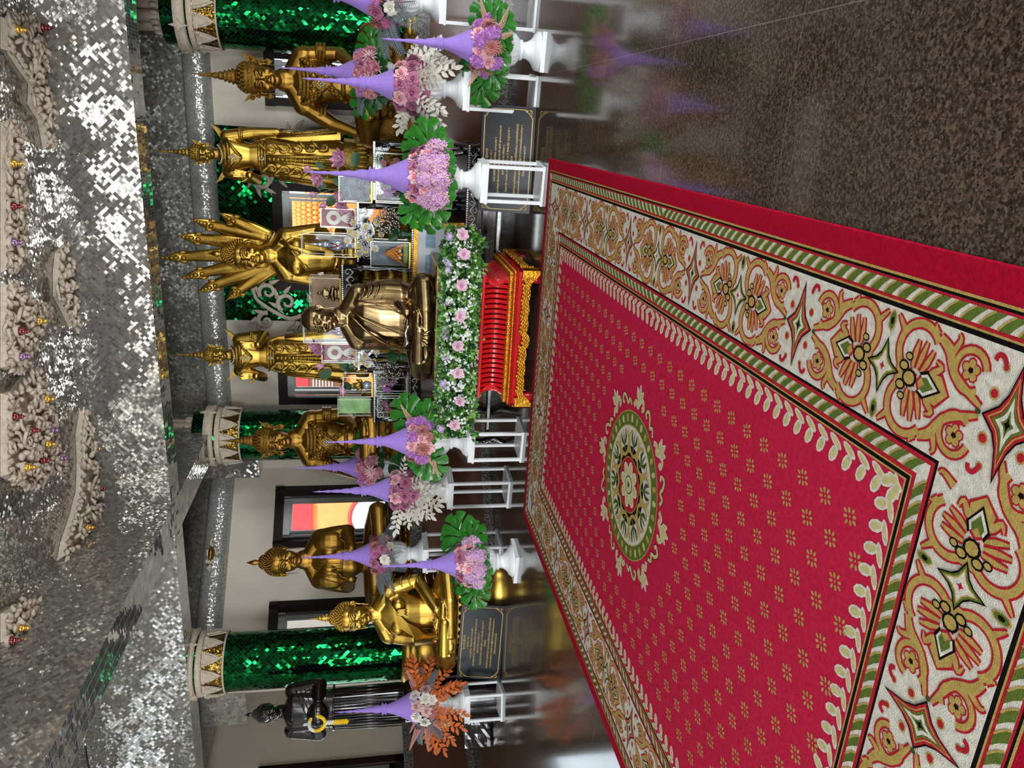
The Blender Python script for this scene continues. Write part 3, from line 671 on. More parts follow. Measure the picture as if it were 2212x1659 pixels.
MIVLEAF = pbr('ivory_leaf', '#e6e2d2', .6, 0, (12, .88, 1.05)); MORL = pbr('orange_leaf', '#c4601f', .6, 0, (9, .7, 1.25)); MFERN = pbr('grey_fern', '#6f777c', .7); MSTEM = pbr('green_stem', '#4d6b35', .6); MLOT = col('lotus_pink', '#d885b4', '#efc3d6'); MLOTG = pbr('lotus_green', '#7d9452', .6); MYEL = col('yellow_heart', '#f1c81f'); MPEACH = col('peach_plume', '#dba096')
def petal(mb, a, r0, r1, h0, h1, wd, curl=.35, mat=0, nu=4, nv=3, ruf=0):
    vs = []
    for i in range(nu+1):
        t = i/nu; rr = r0+(r1-r0)*t**1.4; z = h0+(h1-h0)*(t-curl*t*t)/(1-curl*.0+1e-6); w = wd*(.45+.85*sin(pi*min(1, .12+t*.80)))
        if i == nu: w *= .62
        for j in range(-nv, nv+1):
            s = j/nv; b = a+s*w; dz = -.10*(r1-r0)*s*s+(rnd.uniform(-ruf, ruf) if ruf else 0); q = rr*(1-.10*s*s)
            vs.append((q*cos(b), q*sin(b), z+dz))
    k = 2*nv+1
    mb.add(vs, [(i*k+j, i*k+j+1, (i+1)*k+j+1, (i+1)*k+j) for i in range(nu) for j in range(2*nv)], mat)
def m_rose(name, m, mi, ruf=.0, layers=((.12, .30, .42, .62, 3, .9), (.2, .5, .34, .60, 4, .8), (.3, .7, .22, .52, 5, .7), (.36, .88, .10, .42, 6, .62), (.4, 1.0, .0, .26, 7, .55))):
    mb = MB(); mb.ell((0, 0, .42), (.2, .2, .24), 8, 6, 1)
    for li, (r0, r1, h0, h1, n, w) in enumerate(layers):
        for k in range(n): petal(mb, 2*pi*k/n+li*.7+rnd.uniform(-.1, .1), r0, r1*rnd.uniform(.94, 1.05), h0, h1, w, .2+.09*li, 1 if li == 0 else 0, 4, 3, ruf)
    return mb.mesh(name, [m, mi])
def m_burst(name, m, mi, layers, width=.10, spiky=True):
    mb = MB(); mb.ell((0, 0, .28), (.16, .16, .12), 8, 5, 1)
    for li, (n, r, e) in enumerate(layers):        # n petals of length r at elevation e
        for k in range(n):
            a = 2*pi*(k+.5*(li % 2))/n+rnd.uniform(-.08, .08); ee = e+rnd.uniform(-.08, .08); rr = r*rnd.uniform(.9, 1.06)
            d = V((cos(a)*cos(ee), sin(a)*cos(ee), sin(ee))); u = V((-sin(a), cos(a), 0)); up = u.cross(d)*-1
            p = [V((0, 0, .2))+d*(.08+f*rr)+up*(.10*sin(pi*f)*rr) for f in (0, .4, .78, 1)]
            ws = [.4, 1, .8, .05 if spiky else .5]
            vs = []
            for q, w in zip(p, ws): vs += [q-u*width*w+up*.02, q-up*.015, q+u*width*w+up*.02]
            mb.add(vs, [(3*i+j, 3*i+j+1, 3*i+4+j, 3*i+3+j) for i in range(3) for j in range(2)], 0)
    return mb.mesh(name, [m, mi])
def m_hydr(name, m, n=110, fl=.21):
    mb = MB(); mb.ell((0, 0, .2), (.66, .66, .54), 12, 8, 1)
    for k in range(n):
        z = 1-1.35*(k+.5)/n; q = sqrt(max(0, 1-z*z)); a = k*2.39996; d = V((q*cos(a), q*sin(a), z)); jt = rnd.uniform(.86, 1.08); p = V((d.x*.9*jt, d.y*.9*jt, .2+d.z*.78*jt)); d = (d+V((rnd.uniform(-.35, .35), rnd.uniform(-.35, .35), rnd.uniform(-.2, .35)))).normalized()
        u = d.orthogonal().normalized(); w = d.cross(u); ro = rnd.uniform(0, 1.5)
        for i in range(4):
            b = ro+i*pi/2; e = u*cos(b)+w*sin(b); s = u*-sin(b)+w*cos(b)
            mb.add([p-d*.02, p+e*fl*.6+s*fl*.42+d*.02, p+e*fl*1.1+d*.05, p+e*fl*.6-s*fl*.42+d*.02], [(0, 1, 2, 3)], rnd.choice((0, 0, 2)), False)
    return mb.mesh(name, [m, MROSE, MPALE])
def m_ruffle(name, m, n=120):
    mb = MB(); mb.ell((0, 0, .15), (.7, .7, .5), 10, 6, 0)
    for k in range(n):
        z = 1-1.2*(k+.5)/n; q = sqrt(max(0, 1-z*z)); a = k*2.39996; d = V((q*cos(a), q*sin(a), z)); p = V((d.x*.68, d.y*.68, .15+d.z*.5))
        u = d.orthogonal().normalized(); w = d.cross(u); b = rnd.uniform(0, 6.28); e = u*cos(b)+w*sin(b); s = d.cross(e)
        L_ = rnd.uniform(.22, .36); vs = []
        for i in (-1, -.33, .33, 1): vs += [p+e*i*.06, p+e*i*.2+d*(L_+rnd.uniform(-.05, .05))+s*rnd.uniform(-.08, .08)]
        mb.add(vs, [(0, 2, 3, 1), (2, 4, 5, 3), (4, 6, 7, 5)], 0)
    return mb.mesh(name, m)
def m_plume(name, m):
    mb = MB(); mb.tube([(0, 0, -.5), (0, 0, 1.8)], [.03, .015], 5, 0)
    for k in range(110):
        f = k/110; a = k*2.4; r = .27*(1-f)**.8+.02; mb.ell((r*cos(a), r*sin(a), -.2+2.1*f), (.085*(1-.55*f), .085*(1-.55*f), .10*(1-.5*f)), 5, 4, 0)
    return mb.mesh(name, m)
def m_monstera(name, m, slits=5):
    mb = MB(); L_ = 1.0                             # leaf lies along +y, base at the origin
    def zc(x, y): return .16*x*x*-1.2-.22*(y-.35)**2+.06*abs(x)
    for g in (1, -1):
        n = slits
        for k in range(n):
            y0 = -.05+.86*k/n; y1 = -.05+.86*(k+.84)/n
            def edge(t):                            # outline of the heart-shaped leaf: angle from base lobe to tip
                a = -.95+t*(pi/2+.95); r = .56*(1+.28*max(0, sin(a))**2); return V((g*r*cos(a)*.92, .34+r*sin(a)*1.1, 0))
            e0 = edge(k/n); e1 = edge((k+.80)/n)
            rows = []
            for j in range(6):
                f = j/5; bow = V((0, .05*sin(pi*f), 0)); rows.append((V((0, y0, 0)).lerp(e0, f)+bow, V((0, y1, 0)).lerp(e1, f**1.0)+bow))
            vs = []
            for j, (p, q) in enumerate(rows):
                f = j/5
                sh = 0 if f < .35 else (f-.35)*.10
                for t in (0, .33, .67, 1):
                    w = p.lerp(q, t); 
                    if j == 5: w = w*1.0+V((g*.045*sin(pi*t), .02*sin(pi*t), 0))
                    vs.append((w.x, w.y, zc(w.x, w.y)-.03*abs(t-.5)*2))
            fs = [(j*4+i, j*4+i+1, j*4+5+i, j*4+4+i) for j in range(5) for i in range(3)]
            mb.add(vs, fs, 0)
            if k < n-1:                            # unslit part next to the midrib
                yn = -.05+.86*(k+1)/n; en = edge((k+1)/n); a, b = V((0, y1, 0)), V((0, yn, 0)); c = b.lerp(en, .42); d = a.lerp(e1, .42)
                mb.add([(q.x, q.y, zc(q.x, q.y)) for q in (a, b, c, d)], [(0, 1, 2, 3)], 0)
        mb.add([(0, .70, zc(0, .7)), (g*.16, .86, zc(.16, .86)), (0, 1.06, zc(0, 1.06)-.05)], [(0, 1, 2)], 0)
    mb.tube([(0, -.5, -.25), (0, -.1, -.03), (0, .4, .008), (0, .9, zc(0, .9)+.004)], [.022, .02, .014, .004], 5, 0)
    return mb.mesh(name, m)
def leaf(mb, p, d, n, L_, w, mat=0, fold=.22):
    d = d.normalized(); s = d.cross(n).normalized(); n = s.cross(d)
    def q(f, g, k): return p+d*L_*f+s*(w*g)+n*(fold*w*abs(g)*k-.10*L_*f*f)
    mb.add([p, q(.25, .72, 1), q(.55, .95, 1), q(.82, .5, 1), q(1, 0, 1), q(.82, -.5, 1), q(.55, -.95, 1), q(.25, -.72, 1), q(.3, 0, 0), q(.65, 0, 0)], [(0, 1, 8), (1, 2, 9, 8), (2, 3, 9), (3, 4, 9), (4, 5, 9), (5, 6, 9), (6, 7, 8, 9), (7, 0, 8)], mat)
def m_sprig(name, m, n=11, L_=.32, w=.075, droop=.25):
    mb = MB(); pts = [V((0, f*1.0, .10*sin(f*2.4)-droop*f*f)) for f in [i/8 for i in range(9)]]
    mb.tube(pts, [.02*(1-.7*i/8) for i in range(9)], 5)
    for k in range(n):
        f = .22+.75*k/(n-1); i = min(7, int(f*8)); p = pts[i].lerp(pts[i+1], f*8-i); g = 1 if k % 2 else -1
        d = V((g*.9, .75, rnd.uniform(-.3, .35))); leaf(mb, p, d, V((rnd.uniform(-.3, .3), 0, 1)), L_*(1-.35*f)*rnd.uniform(.85, 1.1), w*(1-.25*f))
    leaf(mb, pts[-1], V((0, 1, -.2)), V((0, 0, 1)), L_*.8, w*.8); return mb.mesh(name, m)
def m_fern(name, m):
    mb = MB(); pts = [V((.06*sin(f*3), f, .08*sin(f*3)-.15*f*f)) for f in [i/10 for i in range(11)]]
    mb.tube(pts, [.014]*10+[.004], 5)
    for k in range(22):
        f = .1+.88*k/22; i = min(9, int(f*10)); p = pts[i].lerp(pts[i+1], f*10-i)
        for g in (1, -1): leaf(mb, p, V((g, .55, .05)), V((0, 0, 1)), .26*(1-.75*f)+.03, .018)
    return mb.mesh(name, m)
def m_round(name, m):
    mb = MB(); n = 12; vs = [(0, 0, 0)]
    for i in range(n): a = 2*pi*i/n; x, y = .36*cos(a), .5+.5*sin(a); vs.append((x*(1-.25*(y > .7)*(y-.7)*3), y, .12*abs(x)-.1*y*y))
    mb.add(vs+[(0, .5, -.05)], [(len(vs), 1+i, 1+(i+1) % n) for i in range(n)], 0); mb.tube([(0, -.3, -.1), (0, 0, 0)], .02, 4); return mb.mesh(name, m)
def m_lotus(name, m, opened=1.0, n=(5, 7, 8)):
    mb = MB(); mb.lathe([(.02, .1), (.12, .12), (.16, .3), (.1, .32), (.001, .31)], 10, mat=1)
    for li, k in enumerate(n):
        for i in range(k):
            a = 2*pi*(i+.5*(li % 2))/k; e = (1.25-.34*li*opened); d = V((cos(a)*cos(e), sin(a)*cos(e), sin(e))); u = V((-sin(a), cos(a), 0)); nn = u.cross(d)
            vs = []; Lp = .85+.08*li
            for f in (0, .3, .6, .85, 1):
                p = d*Lp*f-nn*(.16*sin(pi*f)*-1); w = .27*sin(pi*min(.97, .10+f*.85))
                vs += [p-u*w-nn*w*.35, p, p+u*w-nn*w*.35]
            mb.add(vs, [(3*j+q, 3*j+q+1, 3*j+4+q, 3*j+3+q) for j in range(4) for q in range(2)], 0)
    return mb.mesh(name, [m, MLOTG])
FL = dict(
    rose=m_rose('rose', MROSE, MROSEI), pinkrose=m_rose('rose', MPINK, MPINKI), creamrose=m_rose('rose', MCREAM, MCREAMI), blushrose=m_rose('rose', col('blush_petal', '#d8b0a8'), col('blush_heart', '#b07d78')),
    bright=m_rose('rose', col('rose_pink_rim', '#f0c3c4'), col('rose_pink_heart', '#ea7f92'), 0, ((.12, .30, .42, .62, 3, .9), (.2, .5, .34, .60, 4, .8), (.36, .88, .10, .42, 6, .62), (.4, 1.0, .0, .26, 7, .55))),
    mum=m_burst('dahlia', MMUM, MROSEI, ((9, .5, 1.1), (13, .66, .75), (16, .8, .42), (18, .88, .1), (16, .8, -.25)), .085, False),
    spider=m_burst('spider_mum', MHOT, MPINKI, ((12, .6, 1.15), (18, .8, .8), (22, .95, .45), (24, 1.0, .1), (20, .9, -.25)), .028),
    star=m_burst('star_flower', MPALE, MCARN, ((7, .5, .95), (10, .8, .5), (12, 1.0, .12)), .11),
    lilac=m_ruffle('carnation', MLIL), carn=m_ruffle('carnation', MCARN), hyd=m_hydr('hydrangea', MLIL2), hydl=m_hydr('hydrangea', col('pale_orchid', '#d3aee6')), plume=m_plume('plume', MPLUME), pplume=m_plume('plume', MPEACH),
    mon=m_monstera('monstera_leaf', MLEAF), mond=m_monstera('monstera_leaf', MLEAFD, 4), sprig=m_sprig('leaf_sprig', MIVLEAF), orsprig=m_sprig('leaf_sprig', MORL, 13, .28, .062), fern=m_fern('fern_frond', MFERN), leaf=m_round('leaf', MLEAFD), bleaf=m_round('leaf', MLEAFB),
    lotus=m_lotus('lotus_bloom', MLOT), lotusbud=m_lotus('lotus_bud', MLOT, .25, (4, 5)), wlotus=m_lotus('lotus_bloom', MCREAM, 1.0))
NAMES = dict(rose='rose', pinkrose='rose', creamrose='rose', blushrose='rose', bright='rose', mum='dahlia', spider='spider_mum', star='star_flower', lilac='carnation', carn='carnation', hyd='hydrangea', hydl='hydrangea', plume='plume', pplume='plume',
             mon='monstera_leaf', mond='monstera_leaf', sprig='leaf_sprig', orsprig='leaf_sprig', fern='fern_frond', leaf='leaf', bleaf='leaf', lotus='lotus_bloom', lotusbud='lotus_bud', wlotus='lotus_bloom')
def put(kind, parent, p, d, s, roll=0, up=None):    # a flower facing d (its +z), or a leaf growing along d (its +y) with its face towards up
    d = V(d).normalized()
    if kind in ('mon', 'mond', 'sprig', 'orsprig', 'fern', 'leaf', 'bleaf'):
        n = V(up or (0, -1, .5)); x = d.cross(n).normalized(); n = x.cross(d); Mx = Matrix((x, d, n)).transposed()
    else:
        x = d.orthogonal().normalized(); Mx = Matrix((x, d.cross(x), d)).transposed() @ Matrix.Rotation(roll, 3, 'Z')
    return link(NAMES[kind], FL[kind], parent, p, Mx.to_euler(), scale=s)
# ------------------------------------------------------------------ urns, little stands, purple spires
US = 1.16
def urn_parts(t, s=1):
    mb = MB(); mb.box((0, 0, .016), (.30, .30, .032)); mb.lathe([(.148, .032), (.148, .045), (.135, .05), (.132, .062), (.115, .068), (.085, .09), (.066, .12), (.062, .15), (.078, .156), (.08, .168), (.066, .172)], 32)
    mb.build('foot', WHITE, t)
    mb = MB(); mb.lathe([(.06, .170), (.085, .182), (.115, .205), (.132, .245), (.138, .30), (.142, .37), (.15, .395), (.162, .405), (.162, .425), (.14, .43), (.13, .405), (.12, .36), (.001, .34)], 72, flute=(.19, .375, 18, .07))
    mb.build('bowl', WHITE, t)
def urn(p, label, rz=0):
    t = thing('fluted_urn', label, 'urn', p, rz, 'white fluted urns', (1.08, 1.08, US)); urn_parts(t); return t
def stand(p, h, label, rz=0):
    t = thing('plant_stand', label, 'stand', p, rz, 'white four-legged plant stands')
    for z in (h-.0125, .0125):
        mb = MB(); mb.box((0, 0, z), (.34, .34, .025), 0, 0, 0, .003); mb.build('shelf', WHITE, t)
    for a in (-1, 1):
        for b in (-1, 1): mb = MB(); mb.box((a*.145, b*.145, h/2), (.028, .028, h-.05)); mb.build('leg', WHITE, t)
    return t
def spire_part(t, z, k=1.0):
    mb = MB(); P = [(.001, 0), (.148, 0), (.143, .015), (.122, .05), (.097, .10), (.073, .15), (.053, .20), (.039, .245), (.036, .262), (.048, .266), (.048, .276), (.038, .28), (.038, .288), (.052, .293), (.052, .303), (.04, .308), (.045, .34), (.036, .37), (.026, .385), (.030, .41), (.024, .44),
                    (.017, .455), (.021, .475), (.016, .50), (.011, .515), (.016, .535), (.010, .56), (.007, .575), (.012, .592), (.006, .61), (.001, .635)]
    mb.lathe([(r*k*(.74 if q > .305 else 1), z+q*k*(1 if q < .31 else 1+.12*(q-.31)/.33)) for r, q in P], 28); return mb.build('purple_spire', PURP, t)
def arrangement(p, label, front, back, seed, k=1.0, lean=None, spread=.22, spire=True, tint=None):
    """front = rows of flowers seen from the camera: list of (kind, angle in degrees from the camera direction, height, radius, size); back = leaves: (kind, angle, elevation, size[, height])"""
    rr = random.Random(seed); t = thing('flower_arrangement', label, 'flowers', p, 0, 'flower arrangements with purple spires')
    base = atan2(-p[1], -p[0]); ca = lambda a: V((cos(base+R(a)), sin(base+R(a)), 0))
    mb = MB(); mb.ell((0, 0, .02*k), (.13*k, .13*k, .10*k), 14, 8); mb.build('foam', MLEAFD, t)
    if spire: spire_part(t, .08*k, k*1.18)
    for kind, a, h, r, s in front:
        d = ca(a+rr.uniform(-4, 4)); q = d*r*k+ZZ*h*k; put(kind, t, q, d+ZZ*(.25+2.0*h), s*k, rr.uniform(0, 6)) if kind not in ('plume', 'pplume') else put(kind, t, q, d*.9+ZZ*(h*4+.1)+ca(a+90)*rr.uniform(-.3, .3), s*k)
    for kind, a, e, s, *o in back:
        lo = kind[:3] == 'mon' and e < -15; s *= .84 if lo else 1
        d = ca(a)*cos(R(e))+ZZ*sin(R(e)); put(kind, t, ca(a)*.07*k+ZZ*((o[0] if o else .05 if lo else .0)*k), d, s*k, 0, ca(rr.uniform(-25, 25))*.9+ZZ*.5)
    return t
def setrow(kinds, a0, a1, h, r, s, rr):
    s *= 1.1
    n = len(kinds); return [(kd, a0+(a1-a0)*(i+.5)/n, h+rr.uniform(-.012, .012), r*rr.uniform(.95, 1.05), s*rr.uniform(.92, 1.1)) for i, kd in enumerate(kinds)]
q = random.Random(5)
def place(xf, yf, z):        # spot on a level plane below a picture point
    p = onZ(xf, yf, z); return p
# (picture point of the stand's foot centre, stand height)
pe, pf, pg, pb = V((-.47, 6.80, 0)), V((-2.98, 6.90, 0)), V((-3.76, 7.40, 0)), V((.28, 7.36, 0))
pi_, pd, pk = V((-4.72, 7.68, 0)), V((1.0, 7.62, 0)), V((-6.28, 6.98, 0))
pj, pa = V((-4.27, 6.72, 0)), V((.63, 7.12, 0))
pc, ph = onY(790, 160, 8.90), onY(790, 1008, 8.90)
HE, HF, HG, HB, HI, HD, HK = .517, .506, .635, .635, .856, .845, .40
for p, h, l in ((pe, HE, 'white stand in front of the black plaque, right of the red throne'), (pf, HF, 'white stand nearest the red throne on its left side'), (pg, HG, 'medium white stand under the ivory-leaved urn left of the altar'),
                (pb, HB, 'white stand half hidden behind the monstera leaves and plaque at right'), (pi_, HI, 'tall white stand behind the floor urn at left'), (pd, HD, 'tall white stand at the right edge before the green column'), (pk, HK, 'low white stand in front of the black statue')):
    stand(p, h, l, R(12) if p is pk else R(-6))
UH = .43*US
for p, h, l in ((pe, HE, 'white urn with pink hydrangeas on the stand before the plaque'), (pf, HF, 'white urn on the stand just left of the red throne'), (pg, HG, 'white urn with dusty roses and ivory leaves, left of the altar'),
                (pb, HB, 'white urn with dusty roses and ivory leaves, right of the altar'), (pi_, HI, 'white urn on the tall stand at left below grey fern fronds'), (pd, HD, 'white urn on the tall stand at the right edge'), (pk, HK, 'white urn with orange leaves before the black statue'),
                (pj, 0, 'white urn standing on the floor before the seated gold statue at left'), (pa, 0, 'white urn standing on the floor at right beside the plaque'), (pc, 1.0, 'white urn on the ledge before the crowned statue at right'), (ph, 1.0, 'white urn on the ledge before the crowned statue at left')):
    urn(V((p.x, p.y, h)), l, R(12) if p is pk else R(-6))
def top(p, h): return V((p.x, p.y, h+UH-.02))
# e: pink hydrangea and roses above big monstera leaves
F_ = setrow(['rose', 'bright', 'rose', 'bright', 'rose', 'bright', 'rose'], -100, 100, .10, .165, .062, q)+setrow(['bright', 'hyd', 'bright', 'hyd', 'hyd', 'bright', 'rose'], -85, 85, .025, .20, .065, q)+setrow(['hyd', 'hyd', 'hyd', 'hyd', 'hyd'], -80, 80, -.055, .205, .088, q)+setrow(['hyd', 'hydl', 'hyd'], -50, 50, -.11, .17, .075, q)
B_ = [('mon', -105, 5, .34), ('mon', -75, 30, .30), ('mon', -55, -25, .36), ('mon', -18, -43, .34), ('mon', 22, -40, .34), ('mon', 62, -31, .34), ('mon', 80, 5, .33), ('mon', 105, 25, .3), ('mond', 170, 10, .3), ('mond', -140, 40, .3)]
arrangement(top(pe, HE), 'pink hydrangea and rose arrangement with monstera leaves, in front of the plaque', F_, B_, 1, 1.14)
# a: mixed roses, lilac carnations and beige plumes
mixrow = ['pinkrose', 'mum', 'lilac', 'pinkrose', 'lilac', 'pinkrose', 'lilac', 'pinkrose']
F_ = setrow(mixrow, -105, 105, .09, .17, .064, q)+setrow(['lilac', 'mum', 'pinkrose', 'mum', 'lilac', 'mum', 'lilac'], -95, 95, .01, .20, .07, q)+setrow(['plume', 'lilac', 'mum', 'lilac', 'mum'], -90, 90, -.06, .19, .066, q)+[('plume', -70, .1, .22, .085), ('plume', 45, -.08, .26, .085), ('plume', 20, -.1, .24, .08), ('plume', 80, .05, .24, .08)]
BM = [('mon', -88, 10, .38), ('mon', -60, -28, .34), ('mond', -110, 35, .32), ('mon', 40, -32, .38), ('mon', 12, -47, .30), ('mon', 75, -21, .36), ('mon', 95, 10, .33), ('mon', -25, -42, .30), ('mond', 160, 20, .3), ('leaf', -30, 30, .16, .05), ('leaf', 15, 25, .15, .04), ('bleaf', 35, 0, .14)]
arrangement(top(pa, 0), 'roses, lilac carnations and beige plumes in the urn on the floor at right', F_, BM, 2, 1.0)
F_ = setrow(mixrow, -110, 110, .09, .165, .062, q)+setrow(['mum', 'lilac', 'mum', 'pinkrose', 'mum', 'lilac', 'pinkrose'], -90, 95, .01, .195, .066, q)+setrow(['plume', 'pinkrose', 'mum', 'lilac', 'plume'], -70, 90, -.06, .18, .06, q)+[('plume', 85, .12, .22, .085), ('plume', -60, -.1, .25, .08), ('plume', -95, -.08, .24, .075)]
arrangement(top(pf, HF), 'roses, lilac carnations and beige plumes beside the red throne at left', F_, [('mon', 95, 35, .40), ('mon', 70, -12, .32), ('mon', 45, -33, .30), ('mon', -60, -35, .42), ('mon', -95, -25, .36), ('mond', 130, 40, .3), ('leaf', -20, 20, .15, .04), ('bleaf', 30, 10, .13), ('mon', 20, -42, .28)], 3, 1.0)
# b, g: dusty roses with ivory leaves
ROS = setrow(['pinkrose', 'rose', 'pinkrose', 'rose', 'pinkrose', 'pinkrose', 'rose'], -105, 105, .10, .17, .066, q)+setrow(['rose', 'rose', 'rose', 'rose', 'rose', 'rose'], -95, 95, .01, .20, .07, q)+setrow(['rose', 'rose', 'rose', 'rose'], -70, 70, -.075, .185, .07, q)
def ivory(rr, n=15): return [('sprig', -125+250*i/(n-1)+rr.uniform(-6, 6), rr.uniform(-75, -15) if abs(i-n/2) < n*.36 else rr.uniform(-30, 25), rr.uniform(.26, .36)) for i in range(n)]+[('sprig', rr.uniform(-100, 100), rr.uniform(-60, 10), .28) for _ in range(8)]
arrangement(top(pb, HB), 'dusty pink roses over drooping ivory leaves, right of the altar', ROS, ivory(q)+[('leaf', -30, 35, .15, .07), ('leaf', 40, 30, .15, .07)], 4, 1.05)
arrangement(top(pg, HG), 'dusty pink roses over drooping ivory leaves, left of the altar', ROS, ivory(q)+[('leaf', -40, 35, .15, .07), ('leaf', 30, 30, .15, .07), ('mond', 100, 20, .3)], 5, 1.05)
# c, h: paler pink flowers on the ledge
PAL = setrow(['carn', 'lilac', 'spider', 'carn', 'rose', 'carn', 'lilac'], -105, 105, .09, .17, .068, q)+setrow(['star', 'carn', 'star', 'carn', 'star', 'carn'], -95, 95, .0, .20, .074, q)+setrow(['star', 'carn', 'star', 'lilac'], -75, 75, -.07, .18, .066, q)
arrangement(top(pc, 1.0), 'pale pink star flowers and carnations on the ledge before the crowned statue at right', PAL, [('mon', 95, 0, .36), ('mon', 70, -31, .34), ('mon', -90, 20, .34), ('mon', 40, -42, .3), ('mond', -60, -31, .34), ('mond', -20, -42, .3), ('mond', 20, -39, .3), ('fern', -85, 20, .35), ('mond', 0, -47, .3)], 6, 1.05)
arrangement(top(ph, 1.0), 'pale pink star flowers and carnations on the ledge before the crowned statue at left', PAL, [('mon', 85, 20, .36), ('mon', 105, 5, .34), ('mon', 60, -25, .30), ('mond', -50, -36, .32), ('mond', 10, -42, .3), ('mond', -85, -20, .32), ('fern', -100, -5, .35), ('mond', 40, -42, .3)], 7, 1.05)
# d, i: dusty roses, spider mums, cream roses and grey fern
FERN = setrow(['rose', 'mum', 'rose', 'spider', 'mum', 'rose', 'rose'], -110, 110, .09, .17, .064, q)+setrow(['creamrose', 'spider', 'creamrose', 'rose', 'star', 'creamrose'], -100, 100, .0, .20, .062, q)+setrow(['rose', 'creamrose', 'star', 'creamrose', 'mum'], -80, 80, -.065, .18, .055, q)
FB = [('fern', -110+28*i, q.uniform(-45, 25), q.uniform(.30, .42)) for i in range(9)]+[('leaf', -40, -30, .14), ('leaf', 20, -40, .14), ('bleaf', 60, -10, .15)]
arrangement(top(pd, HD), 'dusty roses, spider mums and grey fern in the urn at the right edge', FERN, FB, 8, 1.1); arrangement(top(pi_, HI), 'dusty roses, cream roses and grey fern in the tall urn at left', FERN, FB, 9, 1.0)
# j: hydrangea and roses on the floor at left
F_ = setrow(['rose', 'rose', 'bright', 'rose', 'bright', 'rose'], -95, 95, .10, .165, .064, q)+setrow(['bright', 'hydl', 'bright', 'hyd', 'bright', 'hydl'], -90, 90, .02, .20, .07, q)+setrow(['hydl', 'hyd', 'hydl', 'hyd'], -80, 80, -.06, .20, .086, q)
arrangement(top(pj, 0), 'lilac hydrangea and pink roses in the urn on the floor at left', F_, [('mon', 85, 22, .42), ('mon', 62, -18, .42), ('mon', 105, 45, .34), ('mon', -28, -43, .34), ('mon', -85, -8, .36), ('mon', -60, -31, .34), ('mond', -120, 20, .32), ('mon', -75, -43, .34), ('mon', 20, -44, .3)], 10, 1.0)
# k: cream and blush flowers with orange leaves
F_ = setrow(['pplume', 'creamrose', 'blushrose', 'creamrose', 'pplume'], -110, 110, .09, .15, .062, q)+setrow(['blushrose', 'creamrose', 'blushrose', 'creamrose', 'blushrose', 'creamrose'], -100, 100, .0, .19, .066, q)+setrow(['blushrose', 'mum', 'creamrose', 'blushrose'], -80, 80, -.07, .17, .056, q)+[('pplume', -75, -.02, .25, .1), ('pplume', -98, .08, .24, .1), ('pplume', 80, .1, .22, .09), ('pplume', -50, -.1, .24, .08)]
arrangement(top(pk, HK), 'cream and blush roses with orange leaves before the black statue', F_, [('orsprig', a, e, .40) for a, e in ((-105, -10), (-90, -40), (-75, -20), (-60, -55), (-30, -62), (25, -50), (60, -35), (85, -10), (100, 25), (75, 20), (110, 5), (45, -60))]+[('fern', a, e, .32) for a, e in ((-100, 10), (-85, -30), (70, -20), (95, 10), (-60, -30))], 11, 1.08)
# ------------------------------------------------------------------ statues. Local frame: facing -y, +x is the viewer's right; H = seat (or feet) to the top of the skull
def hand(m, w, d, n, L_, curl=.25, side=1, spread=1.0, fan=.06):
    """wrist w, fingers along d, palm faces n, thumb towards side*(d x n); L_ = hand length"""
    d = V(d).normalized(); n = V(n); n = (n-d*n.dot(d)).normalized(); s = d.cross(n)*side; w = V(w); r = .052*L_
    for k in range(4):
        o = (1.5-k)*.105*L_*spread; b = w+s*o*.6; kn = w+d*(.46*L_-abs(k-1.2)*.02*L_)+s*o; m.limb([b, kn], [r*1.25, r*1.2], 8)
        fl = (.44, .50, .46, .36)[k]*L_; dd = (d+s*(1.5-k)*fan).normalized(); c1 = (dd*cos(curl)+n*sin(curl)).normalized(); c2 = (dd*cos(curl*2.1)+n*sin(curl*2.1)).normalized()
        p1 = kn+c1*fl*.5; m.limb([kn, p1, p1+c2*fl*.5], [r*1.1, r, r*.82], 8)
    m.ell(w+d*.25*L_, (.17*L_, .17*L_, .17*L_), 10, 8, 0, Matrix((s*1.2, d*1.35, n*.52)).transposed())
    b = w+d*.10*L_+s*.14*L_; p = b+(d*.55+s*.75+n*.25).normalized()*.24*L_; m.limb([w+d*.06*L_, b, p, p+(d*.9+s*.35+n*.3).normalized()*.22*L_], [r*1.3, r*1.35, r*1.2, r*.9], 8)
